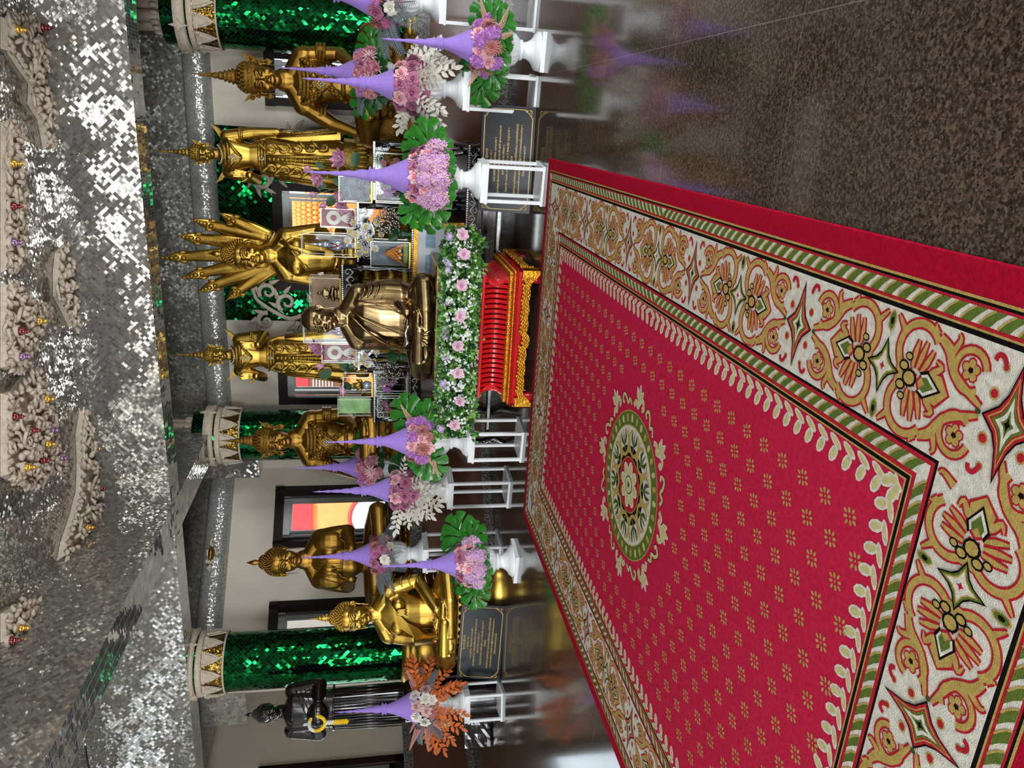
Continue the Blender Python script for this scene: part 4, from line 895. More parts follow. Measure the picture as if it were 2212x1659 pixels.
def head(m, c, s, tilt=0, turn=0, ears='long', round_=1.0, wx=1.0):
    """head of height s (chin to crown of the skull) whose chin is at c"""
    Mx = Matrix.Diagonal((1/wx, 1, 1)) @ Matrix.Rotation(turn, 3, 'Z') @ Matrix.Rotation(tilt, 3, 'X'); c = V(c)
    def P(x, y, z): return c+Mx @ V((x*s, y*s, z*s))
    def E(p, r): m.ell(P(*p), (r[0]*s, r[1]*s, r[2]*s), 16, 12, 0, Mx)
    E((0, .03, .64), (.345*round_, .42, .37)); E((0, -.07, .40), (.30*round_, .30, .36)); E((0, -.16, .22), (.235*round_, .20, .20)); E((0, -.27, .085), (.10, .085, .085))
    for g in (1, -1):
        E((.17*g, -.24, .34), (.11, .10, .12)); m.tube([P(.03*g, -.385, .555), P(.10*g, -.375, .60), (P(.20*g, -.335, .60)), P(.275*g, -.255, .545)], [.016*s, .022*s, .02*s, .012*s], 6)
        E((.135*g, -.335, .50), (.080, .05, .042)); m.tube([P(.06*g, -.375, .485), P(.135*g, -.388, .468), P(.21*g, -.345, .485)], [.009*s, .012*s, .008*s], 6)
        E((.052*g, -.40, .315), (.042, .045, .036)); E((.10*g, -.375, .20), (.028, .03, .02))
        m.tube([P(.345*g*round_, .03, .56), P(.40*g*round_, .06, .58), P(.405*g*round_, .08, .48), P(.36*g*round_, .03, .38), P(.335*g, .0, .32)], [.03*s, .035*s, .035*s, .03*s, .03*s], 8)
        E((.355*g*round_, .05, .47), (.03, .07, .12))
        if ears == 'long': m.tube([P(.35*g, .02, .38), P(.345*g, .0, .22), P(.325*g, -.01, .06)], [.04*s, .038*s, .032*s], 8, 0, (Mx @ V((1, 0, 0)), .6))
    m.tube([P(0, -.375, .60), P(0, -.425, .47), P(0, -.475, .36), P(0, -.485, .325)], [.028*s, .035*s, .05*s, .042*s], 8)
    E((0, -.40, .215), (.105, .042, .024)); E((0, -.392, .165), (.085, .045, .028)); E((0, -.36, .255), (.07, .05, .03))
    return P, Mx
def eyes(P, Mx, s, parent, name='eyes'):
    mb = MB()
    for g in (1, -1): mb.ell(P(.135*g, -.372, .474), (.062*s, .022*s, .011*s), 10, 6, 0, Mx)
    mb.build(name, DARKIN, parent)
def hair(P, Mx, s, parent, mat, finial='flame', n=300):
    mb = MB(); mb.ell(P(0, .045, .66), (.36*s, .425*s, .375*s), 18, 12, 0, Mx); mb.ell(P(0, .06, 1.0), (.19*s, .2*s, .15*s), 14, 10, 0, Mx)
    for k in range(n):
        z = 1-1.75*(k+.5)/n; q_ = sqrt(max(0, 1-z*z)); a = k*2.39996; d = V((q_*cos(a), q_*sin(a), z))
        p = V((d.x*.365, .045+d.y*.43, .66+d.z*.38))
        front = -p.y/.40
        if p.z < .76+.05*max(0, front) and p.y < -.02: continue
        if p.z < .72-.30*(p.y+.02)/.4 and p.y >= -.02 and p.z < .45: continue
        mb.ell(P(*p), .034*s, 7, 5, 0)
        r = Mx @ d; mb.ell(P(*(p+d*.036)), .020*s, 6, 4, 0)
    for k in range(60):
        z = 1-1.1*(k+.5)/60; q_ = sqrt(max(0, 1-z*z)); a = k*2.39996; mb.ell(P(.19*q_*cos(a), .06+.2*q_*sin(a), 1.0+.15*z), .036*s, 7, 5, 0)
    o = mb.build('curled_hair', mat, parent); mb = MB(); c = P(0, .06, 1.13)
    if finial == 'flame': prof = [(.08, -.02), (.095, .03), (.07, .06), (.085, .10), (.085, .16), (.065, .24), (.045, .32), (.028, .40), (.015, .48), (.002, .56)]
    else: prof = [(.07, 0), (.085, .03), (.07, .06), (.10, .12), (.08, .20), (.045, .27), (.002, .36)]
    mb.lathe([(r*s, z*s) for r, z in prof], 14, c); 
    if finial == 'flame':
        for k in range(8):
            a = 2*pi*k/8; 
            for j in range(3): mb.ell(c+V((.09*(1-.25*j)*cos(a)*s, .09*(1-.25*j)*sin(a)*s, (.09+.09*j)*s)), (.022*s, .022*s, .05*s), 6, 5)
    mb.build('flame_finial', mat, parent)
def crown(P, Mx, s, parent, mat, spire=1.0, pearl=None, w=1.0):
    kx = Mx.col[0].length
    mb = MB(); c = P(0, .04, 0)
    prof = [(.35, .60), (.39, .66), (.40, .70), (.375, .715), (.40, .74), (.40, .79), (.375, .81), (.385, .84), (.36, .90), (.32, .97), (.26, 1.05), (.20, 1.12), (.16, 1.16), (.19, 1.19), (.19, 1.215), (.13, 1.235), (.165, 1.27), (.16, 1.30), (.105, 1.32), (.14, 1.36), (.135, 1.39), (.085, 1.41), (.105, 1.46), (.09, 1.50), (.065, 1.53),
            (.08, 1.58), (.055, 1.64), (.04, 1.70), (.05, 1.74), (.03, 1.82), (.018, 1.95), (.003, 2.12)]
    prof = [(r*w, z if z < 1.16 else 1.16+(z-1.16)*spire) for r, z in prof]
    vs = [(r*s, z*s) for r, z in prof]; mb.lathe(vs, 26, (c.x, c.y, c.z), sx=kx, sy=1.1)
    for z0, r0, n in ((.90, .365, 22), (.955, .335, 20), (1.01, .295, 18), (1.06, .25, 16)):
        for k in range(n): a = 2*pi*(k+.5*(int(z0*100) % 2))/n; mb.ell((c.x+kx*r0*w*cos(a)*s, c.y+r0*w*1.1*sin(a)*s, c.z+z0*s), (.04*s, .04*s, .045*s), 6, 5)
    for k in range(30): a = 2*pi*k/30; mb.ell((c.x+kx*.402*w*cos(a)*s, c.y+.402*1.1*w*sin(a)*s, c.z+.765*s), .02*s, 6, 4)
    mb.build('crown', mat, parent)
    for g in (1, -1):                              # flame-shaped ear ornaments
        mb = MB()
        out = [(0, .52), (.09, .58), (.06, .66), (.15, .74), (.12, .84), (.2, .98), (.03, .86), (-.03, .74), (-.03, .58), (-.05, .30), (.03, .22), (.09, .34), (.05, .42)]
        mb.prism(out, lambda a, b, d: P(g*(.40*w+a), .05+d-.02*0, b), .05)
        for a, b in ((.03, .6), (.07, .75), (.02, .38)): mb.ell(P(g*(.40*w+a), .04, b), .045*s, 8, 6)
        mb.build('ear_ornament', mat, parent)
def ridges(mb, lines, r):
    for pts in lines: mb.tube(pts, [r*.5]+[r]*(len(pts)-2)+[r*.5], 6)
def seated(name, label, cat, loc, rz, H, mat, sw=.25, arms='lap', headtilt=.05, base_h=0, voxel=None, turn=0, robe='bare', legs=1.0, group=None, hs=.285, wx=1.0):
    """cross-legged figure; returns the thing, head mapper and head height"""
    t = thing(name, label, cat, loc, rz, group, (wx, 1, 1)); legs /= wx; m = MB(); z0 = base_h
    def Q(x, y, z): return V((x*H, y*H, z*H+z0))
    def S(rows): m.loft([(z*H+z0, rx*H, ry*H, 0, cy*H) for z, rx, ry, cy in rows], 28, p=2.3)
    S([(.01, .22, .16, .03), (.10, .215, .155, .02), (.20, .165, .125, .02), (.30, .155, .118, .02), (.40, .178, .128, .015), (.49, .205, .132, .015), (.555, sw*.92, .115, .02), (.60, sw*.78, .095, .025), (.635, sw*.45, .078, .03), (.66, .085, .072, .03)])
    m.limb([Q(0, .03, .62), Q(0, .02, .70), Q(0, .015, .76)], [.083*H, .075*H, .078*H], 16)
    if wx < 1: m.ell(Q(0, .02, .69), (.085*H/wx, .08*H, .10*H), 14, 10)
    for g in (1, -1) if robe == 'bare' else (): m.ell(Q(.085*g, -.078, .485), (.09*H, .05*H, .065*H), 14, 10)
    if legs:
        for g in (1, -1):
            k_ = legs; m.limb([Q(.12*g, .0, .095), Q(.28*g*k_, -.10, .092), Q(.43*g*k_, -.16, .082)], [.115*H, .105*H, .078*H], 16)
            m.limb([Q(.43*g*k_, -.17, .075), Q(.24*g*k_, -.27, .065 if g > 0 else .10), Q(-.06*g, -.31, .055 if g > 0 else .11)], [.078*H, .07*H, .05*H], 16)
            f = Q(-.14*g, -.30, .05 if g > 0 else .125); m.ell(f, (.11*H, .045*H, .035*H), 12, 8)
            for k in range(5): m.ell(f+V((-.11*g*H+.0, (-.03+.015*k)*H, .012*H)), .014*H, 7, 5)
    for g in (1, -1): m.limb([Q(.04*g, .025, .655), Q(sw*.55*g, .02, .60), Q(sw*.94*g, .02, .56)], [.07*H, .085*H, .085*H], 14)
    m.loft([(z*H+z0, rx*H*legs, ry*H, 0, cy*H) for z, rx, ry, cy in ((.01, .46, .22, -.12), (.06, .47, .23, -.12), (.115, .40, .20, -.11), (.155, .26, .14, -.06))], 28, p=2.3)
    hl = .20*H
    for g in (1, -1):
        sh = Q(sw*.94*g, .02, .555); m.ell(sh, (.088*H, .085*H, .082*H), 12, 10)
        a = arms if isinstance(arms, str) else arms[0 if g < 0 else 1]
        if a == 'lap':
            el = Q((sw+.055)*g, .03, .315); wr = Q(.135*g, -.235, .175); m.limb([sh, sh.lerp(el, .5), el], [.078*H, .074*H, .062*H]); m.limb([el, el.lerp(wr, .5), wr], [.062*H, .055*H, .042*H])
            hand(m, wr, V((-g, -.12, -.02 if g > 0 else .06)), V((0, -.05, 1)), hl, .12, -g)
        elif a == 'knee':                          # straight arm, hand over the knee
            el = Q((sw+.08)*g, -.02, .33); wr = Q((sw+.11)*g, -.20, .17); m.limb([sh, sh.lerp(el, .5), el], [.078*H, .074*H, .062*H]); m.limb([el, wr], [.062*H, .044*H])
            hand(m, wr, V((.05*g, -.75, -.55)), V((0, -.4, -1)), hl, .15, -g)
        elif a == 'down':                          # arm held out and down, as on a bowl beside the knee
            el = Q((sw+.12)*g, -.03, .36); wr = Q((sw+.18)*g, -.10, .175); m.limb([sh, sh.lerp(el, .5), el], [.078*H, .074*H, .062*H]); m.limb([el, wr], [.062*H, .044*H])
            hand(m, wr, V((.2*g, -.25, -1)), V((-g, -.3, 0)), hl, .2, g)
        elif a == 'hip':
            el = Q((sw+.02)*g, .06, .30); wr = Q(.17*g, -.20, .20); m.limb([sh, sh.lerp(el, .5), el], [.08*H, .076*H, .064*H]); m.limb([el, wr], [.062*H, .044*H])
            hand(m, wr, V((-g, -.3, 0)), V((0, 0, 1)), hl, .15, -g)
        elif a == 'bowl':
            el = Q((sw+.05)*g, -.02, .34); wr = Q(.16*g, -.26, .30); m.limb([sh, sh.lerp(el, .5), el], [.084*H, .08*H, .066*H]); m.limb([el, wr], [.062*H, .044*H])
            hand(m, wr, V((-g*.8, -.6, .1)), V((-g*.6, .6, .2)), hl, .3, -g)
    hsz = hs*H; ch = Q(0, -.025, .715)
    P, Mx = head(m, ch, hsz, headtilt, turn, wx=wx)
    return t, m, P, Mx, hsz, Q
def swirl_base(t, z0, z1, rx, ry, mat, petals=True, cy=-.08):
    mb = MB(); h = z1-z0; f = [(1.0, 0), (1.0, .10), (.92, .16), (.95, .26), (.84, .34), (.80, .5), (.84, .62), (.97, .70), (.97, .78), (.90, .84), (.93, 1)]
    mb.lathe([(r*rx, z0+h*q_) for r, q_ in f], 40, (0, cy, 0), sy=ry/rx)
    if petals:
        for zz, s_ in ((.73, 1), (.22, -1)):
            for k in range(30):
                a = 2*pi*k/30; c = V((rx*.95*cos(a), cy+ry*.95*sin(a), z0+h*zz)); mb.ell(c, (.05*rx*2, .05*rx*2, .11*h), 7, 6)
    mb.build('lotus_base', mat, t)
def jewels(t, pts, r, mat=None):
    mb = MB()
    for p in pts: mb.ell(p, r, 7, 5)
    mb.build('gems', mat or GEM, t)
def regalia_seated(t, Q, H, sw, mat):              # collar, chest straps, diamond pendant, arm bands
    mb = MB()
    for z, rx, ry, cy in ((.628, sw*.62, .112, .015), (.600, sw*.80, .128, .012), (.572, sw*.92, .140, .008)):
        mb.tube([Q(rx*cos(a), cy+ry*sin(a), z-.05*max(0, -sin(a))) for a in [2*pi*k/28 for k in range(29)]], .016*H, 7)
        for k in range(26): a = 2*pi*k/26; mb.ell(Q(rx*cos(a), cy+ry*sin(a)*1.02, z-.02-.05*max(0, -sin(a))), .017*H, 6, 5)
    for g in (1, -1):
        pts = [Q(g*sw*.80, -.075, .575), Q(g*.15, -.130, .52), Q(g*.05, -.142, .44), Q(-g*.06, -.132, .36), Q(-g*.15, -.10, .27)]
        for o in (0, .03): mb.tube([p+V((0, 0, -o*H)) for p in pts], .016*H, 6)
        for k in range(12): f = k/11*3.99; i = int(f); p = pts[i].lerp(pts[i+1], f-i); mb.ell(p+V((0, -.012*H, -.015*H)), .02*H, 6, 5)
        c = Q(g*(sw+.03), .005, .46)
        for o in (0, .022, .05): mb.tube([c+V((.068*H*cos(a), .068*H*sin(a), (-o)*H)) for a in [2*pi*k/14 for k in range(15)]], .013*H, 6)
        mb.ell(c+V((.02*g*H, -.07*H, -.02*H)), (.03*H, .015*H, .035*H), 8, 6)
    mb.prism([(0, .065), (.065, 0), (0, -.075), (-.065, 0)], lambda a, b, d: Q(a, -.155-d, .43+b), .02)
    mb.tube([Q(.155*cos(a), .02+.125*sin(a), .275) for a in [2*pi*k/24 for k in range(25)]], .018*H, 7)
    mb.build('jewelled_collar', mat, t)
    jewels(t, [Q(.022*cos(2*pi*k/8), -.182, .43+.022*sin(2*pi*k/8)) for k in range(8)]+[Q(0, -.185, .43)], .0075*H)
GB = 'large gold statues'
# crowned seated statues on the ledge
def crowned(label, loc, rz, arms, spire, H=1.5, hs=.285):
    t, m, P, Mx, s, Q = seated('crowned_statue', label, 'statue', loc, rz, H, GOLDD, .235, arms, .02, .36, hs=hs, legs=.86, wx=.80)
    fuse(m, 'body', GOLDD, t, .0095, 3)
    eyes(P, Mx, s, t); crown(P, Mx, s, t, GOLDDC, spire, None, 1.0); regalia_seated(t, Q, H, .235, GOLDDC)
    swirl_base(t, 0, .36, .70, .36, GOLDDC); return t, Q, P, s
p = onY(600, 172, 9.45)
ct, Qc, Pc, sc_ = crowned('large crowned gold statue reaching down to a round bowl, at the right', (p.x, 9.45, 1.0), R(-4), ('down', 'hip'), 1.12, 1.52)
p = onY(600, 950, 9.3)
crowned('crowned gold statue with tall spire in front of the left green column', (p.x, 9.3, 1.0), R(14), ('knee', 'hip'), 1.05, 1.54, .27)
# gold bowl under the reaching hand
b = onY(790, 277, 9.2); mb = MB(); mb.lathe([(.09, 0), (.13, .02), (.17, .10), (.18, .18), (.15, .25), (.11, .27), (.12, .30), (.10, .33), (.085, .36), (.095, .39), (.06, .42), (.02, .46), (.002, .5)], 32)
link('lidded_bowl', mb.mesh('lidded_bowl', GOLDDC), None, (b.x, 9.2, 1.12), label='round lidded gold bowl beside the crowned statue at right', cat='bowl')
mb = MB(); mb.lathe([(.2, 0), (.2, .05), (.16, .07), (.19, .12)], 28); link('bowl_stand', mb.mesh('bowl_stand', GOLDDC), None, (b.x, 9.2, 1.0), label='low gold foot under the round lidded bowl', cat='stand')
# bare-headed gold statue on the ledge at left, holding a bowl
p = onY(600, 1212, 8.38)
t, m, P, Mx, s, Q = seated('gold_statue', 'bare headed gold statue with curled hair on the ledge between two windows', 'statue', (p.x, 8.38, 1.0), R(22), 1.44, GOLDD, .25, 'bowl', .12, .27, turn=R(12), hs=.30, wx=.80)
for g in (1, -1): m.ell(Q(.19*g, -.01, .47), (.14*1.42, .13*1.42, .16*1.42), 14, 10)
fuse(m, 'body', GOLDD, t, .0095, 3); eyes(P, Mx, s, t); hair(P, Mx, s, t, GOLDD, 'bud')
mb = MB()
for k in range(7): x = -.24+.055*k; ridges(mb, [[Q(x*.55, -.10, .61), Q(x*.8, -.150, .50), Q(x, -.155, .36)]], .010)
mb.tube([Q(.27*cos(a)*1.0, .0+.175*sin(a), .355) for a in [pi+pi*k/16 for k in range(17)]], .012, 6)
for k in range(5): f = k/4; ridges(mb, [[Q(.29, -.05, .46-.05*f), Q(.24-.05*f, -.14, .40-.06*f), Q(.15, -.17, .30-.03*f)]], .011); ridges(mb, [[Q(-.29, -.05, .46-.05*f), Q(-.26+.03*f, -.13, .38-.06*f), Q(-.17, -.17, .28-.03*f)]], .011)
mb.build('robe_folds', GOLDD, t); swirl_base(t, 0, .27, .6, .44, GOLDD)
mb = MB(); mb.lathe([(.05, 0), (.12, .03), (.17, .10), (.18, .17), (.15, .22), (.155, .235)], 28, Q(0, -.30, .20)); mb.build('alms_bowl', GOLDD, t)
# seated gold statue on the floor at left
GL = (-5.40, 7.52, -.0)
t, m, P, Mx, s, Q = seated('gold_statue', 'seated gold statue with flame finial and folded hands, behind the left black plaque', 'statue', GL, R(8), 1.33, GOLD, .225, 'lap', .06, .52, turn=R(10), hs=.305)
fuse(m, 'body', GOLD, t, .0085, 3); eyes(P, Mx, s, t); hair(P, Mx, s, t, GOLD, 'flame', 340)
mb = MB()
for k in range(11):
    f = k/10; ridges(mb, [[Q(.20-.10*f, -.075-.03*f, .60), Q(.10-.16*f, -.145, .52-.04*f), Q(-.02-.14*f, -.142, .42-.07*f), Q(-.10-.09*f, -.12, .31-.06*f), Q(-.17, -.07, .24-.05*f)]], .0065)
for k in range(6): z = .50-.07*k; c = V(Q(.255+.05*min(1, (.55-z)*3), .01, z)); mb.tube([c+V((.078*cos(a), -.07*sin(a), .05*sin(a+.7))) for a in [pi*j/10-.4 for j in range(11)]], [.003]+[.010]*9+[.003], 6)
for k in range(5): mb.tube([Q(.05+.012*k, -.146, .50-.022*j+.010*(k % 2)) for j in range(5)], .008, 6)
for g in (1, -1):
    for k in range(4): ridges(mb, [[Q(.10*g, -.26, .15-.02*k), Q(.25*g, -.27-.01*k, .13-.03*k), Q(.40*g, -.235, .09-.025*k)]], .006)
mb.build('robe_folds', GOLD, t)
mb = MB(); mb.lathe([(.55, 0), (.55, .06), (.52, .09), (.47, .13), (.40, .19), (.40, .28), (.47, .35), (.52, .39), (.55, .42), (.55, .48), (.52, .52)], 40, (0, -.02, 0), sy=.50)
for k in range(34): a = 2*pi*k/34; mb.ell((.54*cos(a), -.02+.27*sin(a), .45), (.045, .045, .05), 7, 6)
mb.build('lotus_base', GOLD, t)
# serpent-hooded gold statue in the middle
NY = 9.2; p = onY(600, 551, NY); NZ = 1.60; NX = p.x; HN = 1.48
t, m, P, Mx, s, Q = seated('hooded_statue', 'gold seated statue sheltered by a fan of seven serpent heads', 'statue', (NX, NY, 1.0), R(-2), HN, GOLD, .19, 'lap', .03, .60, legs=.74, wx=.84, turn=R(-4), hs=.295)
fuse(m, 'body', GOLD, t, .0085, 3); eyes(P, Mx, s, t); hair(P, Mx, s, t, GOLD, 'bud', 340)
mb = MB(); mb.tube([Q(.15, -.09, .60), Q(.11, -.135, .52), Q(.07, -.14, .40), Q(.06, -.13, .27)], [.03, .034, .034, .03], 8, 0, (V((0, 1, 0)), .4))
for g in (1, -1): mb.ell(Q(.09*g, -.145, .475), .012, 8, 6)
ridges(mb, [[Q(.19, -.06, .60), Q(.05, -.14, .50), Q(-.08, -.14, .42), Q(-.17, -.09, .36)]], .010); mb.build('robe_folds', GOLD, t)
mb = MB()
for k, (z, r) in enumerate(((.08, .46), (.24, .45), (.40, .42), (.53, .38))):
    mb.tube([V((r*cos(a), -.04+r*.62*sin(a), z)) for a in [2*pi*j/36 for j in range(37)]], .095, 12)
    for j in range(54): a = 2*pi*j/54; c = V((r*cos(a), -.04+r*.62*sin(a), z)); d = V((cos(a), .62*sin(a), 0)).normalized(); mb.tube([c+(d*cos(b)+ZZ*sin(b))*.098 for b in (-1.1, -.4, .4, 1.1)], .012, 5)
mb.lathe([(.4, 0), (.4, .6)], 24, (0, -.04, 0), sy=.6); mb.build('serpent_coils', GOLD, t)
tips = ((416, 460), (477, 444), (383, 503), (345, 561), (393, 612), (427, 649), (491, 668))
import itertools
for (x, y) in sorted(tips, key=lambda q_: q_[1]):
    tip = onY(x, y, NY+.10)-V((NX, NY, 1.0)); tip.y = .08; a = V((0, .18, 1.62)); dx = tip.x
    st = V((max(-.2, min(.2, dx*.45)), .16, 1.58+.18*(1-min(1, abs(dx)/.7))));  mid = V((dx*.62, .22, st.z+(tip.z-st.z)*.52)); nk = tip.lerp(mid, .38)+V((0, -.02, 0))
    ctl = [st, mid, nk, tip]; pts = []
    for i in range(17):
        u = i/16; q1 = [ctl[j].lerp(ctl[j+1], u) for j in range(3)]; q2 = [q1[j].lerp(q1[j+1], u) for j in range(2)]; pts.append(q2[0].lerp(q2[1], u))
    hb = MB(); ra = [.100, .102, .104, .104, .102, .098, .092, .086, .080, .074, .070, .072, .068, .054, .036, .018, .003]
    hb.tube(pts, ra, 12, 0, (V((0, 1, 0)), .42)); h_ = hb.build('serpent_head', GOLD, t)
    rb = MB()
    for j in range(64):                            # belly scales across the hood
        u = .02+.62*j/64*1.05; k = min(15, int(u*16)); c = pts[k].lerp(pts[k+1], u*16-k); d = (pts[k+1]-pts[k]).normalized(); sd = d.cross(V((0, 1, 0))).normalized(); r = ra[k]*.86
        rb.tube([c+sd*r*q_+V((0, -.0405*sqrt(max(0, 1-q_*q_*.9)), 0)) for q_ in (-1, -.5, 0, .5, 1)], .0058, 5)
    rb.build('belly_scales', GOLD, h_)
    fb = MB(); c = pts[11]; d = (pts[13]-pts[11]).normalized(); sd = d.cross(V((0, 1, 0))).normalized()
    for q_ in (-1, 1): fb.ell(c+sd*.045*q_+V((0, -.04, 0)), .018, 8, 6); fb.ell(c+sd*.065*q_-d*.02+V((0, -.02, 0)), (.03, .03, .045), 8, 6)
    for i in range(5): w = pts[12+min(i, 4)-0]; fb.ell(w+V((0, -.03+.004*i, 0)), (.035-.006*i,)*3, 8, 6)
    fb.ell(c-d*.03+V((0, -.055, 0)), (.03, .03, .03), 8, 6); fb.build('serpent_face', GOLDC, h_)
# standing crowned statues
def standing(label, x, y, rz, pose):
    H = 1.70; t = thing('standing_statue', label, 'statue', (x, y, 1.0), rz); m = MB(); zb = .785; WX = .80
    def Q(a, b, c): return V((a*H*WX, b*H, c*H+zb))
    m.loft([(z*H+zb, rx*H*WX, ry*H, 0, 0) for z, rx, ry in ((.0, .155, .085), (.04, .165, .09), (.2, .145, .085), (.36, .128, .085), (.5, .125, .085), (.585, .118, .08), (.64, .105, .075), (.72, .13, .082), (.78, .15, .085), (.815, .13, .075), (.84, .06, .05))], 28, p=2.3)
    for g in (1, -1): m.limb([Q(.07*g, -.01, .5), Q(.065*g, -.03, .28), Q(.06*g, -.02, .05)], [.068*H, .06*H, .052*H])
    for g in (1, -1): m.ell(Q(.06*g, -.11, .012), (.04*H, .09*H, .022*H), 10, 8)
    m.limb([Q(0, .005, .82), Q(0, 0, .875)], [.045*H, .042*H])
    # the flaring robe behind, hanging from the arms to the hem
    m.loft([(z*H+zb, rx*H*WX, .022*H, cx*H, .03*H) for z, rx, cx in ((.02, .27, 0), (.10, .262, 0), (.24, .235, 0), (.40, .205, 0), (.52, .18, 0), (.62, .13, 0))], 24, p=3)
    for g in (1, -1):
        sh = Q(.150*g, .0, .795); m.ell(sh, .045*H, 12, 8); a = pose[0 if g < 0 else 1]
        if a == 'up':                              # forearm raised in front, palm to the viewer
            el = Q(.205*g, -.03, .62); wr = Q(.165*g, -.135, .655); m.limb([sh, sh.lerp(el, .5), el], [.045*H, .041*H, .037*H]); m.limb([el, wr], [.037*H, .027*H]); hand(m, wr, V((0, -.1, 1)), V((0, -1, 0)), .125*H, .05, g)
        elif a == 'mid':
            el = Q(.20*g, -.02, .605); wr = Q(.135*g, -.14, .635); m.limb([sh, sh.lerp(el, .5), el], [.045*H, .041*H, .037*H]); m.limb([el, wr], [.037*H, .027*H]); hand(m, wr, V((-.1*g, -.1, 1)), V((0, -1, 0)), .125*H, .05, g)
        else:                                      # hanging, fingers just turned out
            el = Q(.195*g, .0, .62); wr = Q(.215*g, -.015, .455); m.limb([sh, sh.lerp(el, .5), el], [.045*H, .041*H, .037*H]); m.limb([el, wr], [.037*H, .026*H]); hand(m, wr, V((.12*g, -.1, -1)), V((-g, .1, 0)), .125*H, .1, g)
    s = .150*H; P, Mx = head(m, Q(0, -.012, .873), s, .03, 0)
    fuse(m, 'body', GOLD, t, .0075, 3); eyes(P, Mx, s, t); crown(P, Mx, s, t, GOLDC, 1.85, None, 1.0)
    mb = MB()
    for z, rx, ry in ((.845, .075, .062), (.825, .105, .078), (.80, .135, .088)):
        for k in range(26): a = 2*pi*k/26; mb.ell(Q(rx*cos(a), ry*sin(a)-.008, z-.028*max(0, -sin(a))), .0105*H, 6, 5)
        mb.tube([Q(rx*cos(a), ry*sin(a)-.006, z-.028*max(0, -sin(a))) for a in [2*pi*k/24 for k in range(25)]], .012*H, 6)
    for g in (1, -1):
        mb.prism([(0, 0), (.05, .035), (.085, .10), (.03, .06), (-.02, .03)], lambda a, b, d: Q(g*(.165+a), -.02+d, .81+b*.8), .03)
        for o in (0, .014): mb.tube([Q(.182*g+.043*cos(a), -.01+.043*sin(a), .70-o) for a in [2*pi*k/12 for k in range(13)]], .009*H, 6)
        mb.tube([Q(.14*g, -.055, .79), Q(.06*g, -.09, .735), Q(-.0*g, -.095, .69)], .012*H, 6)
    mb.prism([(0, .042), (.042, 0), (0, -.048), (-.042, 0)], lambda a, b, d: Q(a, -.095-d, .735+b), .018)
    for z in (.575, .555, .535): mb.tube([Q(.125*cos(a), .088*sin(a), z) for a in [2*pi*k/28 for k in range(29)]], .011*H, 6)
    for k in range(3): mb.tube([Q(.018*(k-1), -.095, .53), Q(.03*(k-1), -.105, .3), Q(.045*(k-1), -.11, .05)], .012*H, 6)
    for k in range(16): mb.ell(Q(0, -.112, .50-.028*k), (.016*H, .008*H, .012*H), 6, 5)
    for g in (1, -1):                              # hooked scrolls down both sides of the robe
        for j in range(5):
            c = (.085+.010*j, .49-.088*j); pts = []
            for i in range(15): f = i/14; a = 2.2+4.6*f; r = .034*(1-.75*f)+.004; pts.append(Q(g*(c[0]+r*cos(a)), -.098, c[1]+r*sin(a)))
            mb.tube(pts, [.013*H*(1-.5*i/14) for i in range(15)], 6); mb.tube([Q(g*(c[0]-.02), -.098, c[1]+.02), Q(g*(c[0]+.02), -.10, c[1]+.062), Q(g*(c[0]+.05), -.095, c[1]+.085)], [.012*H, .011*H, .002*H], 6)
        mb.tube([Q(g*.19, .0, .46), Q(g*.225, .0, .24), Q(g*.262, .0, .03)], .009*H, 6); mb.tube([Q(g*.17, -.005, .46), Q(g*.20, -.005, .24), Q(g*.232, -.005, .05)], .007*H, 6)
    mb.build('robe_ornament', GOLDC, t)
    jewels(t, [Q(.017*cos(2*pi*k/8), -.118, .735+.017*sin(2*pi*k/8)) for k in range(8)]+[Q(0, -.118, .735)]+[Q(.014*cos(2*pi*k/6), -.108, .555+.014*sin(2*pi*k/6)) for k in range(6)]+[Q(.075*cos(a), -.075*abs(sin(a))-.01, .855-.035*abs(sin(a))) for a in [pi+pi*k/14 for k in range(15)]], .0055*H)
    swirl_base(t, 0, .79, .28, .22, GOLDC, True, 0); return t
p = onY(560, 337, 9.8); standing('standing crowned gold statue with one raised hand and one hanging arm', p.x, 9.8, R(-6), ('mid', 'down'))
p = onY(560, 767, 9.8); standing('standing crowned gold statue with both palms raised, left of the serpent hood', p.x, 9.8, R(6), ('up', 'mid'))
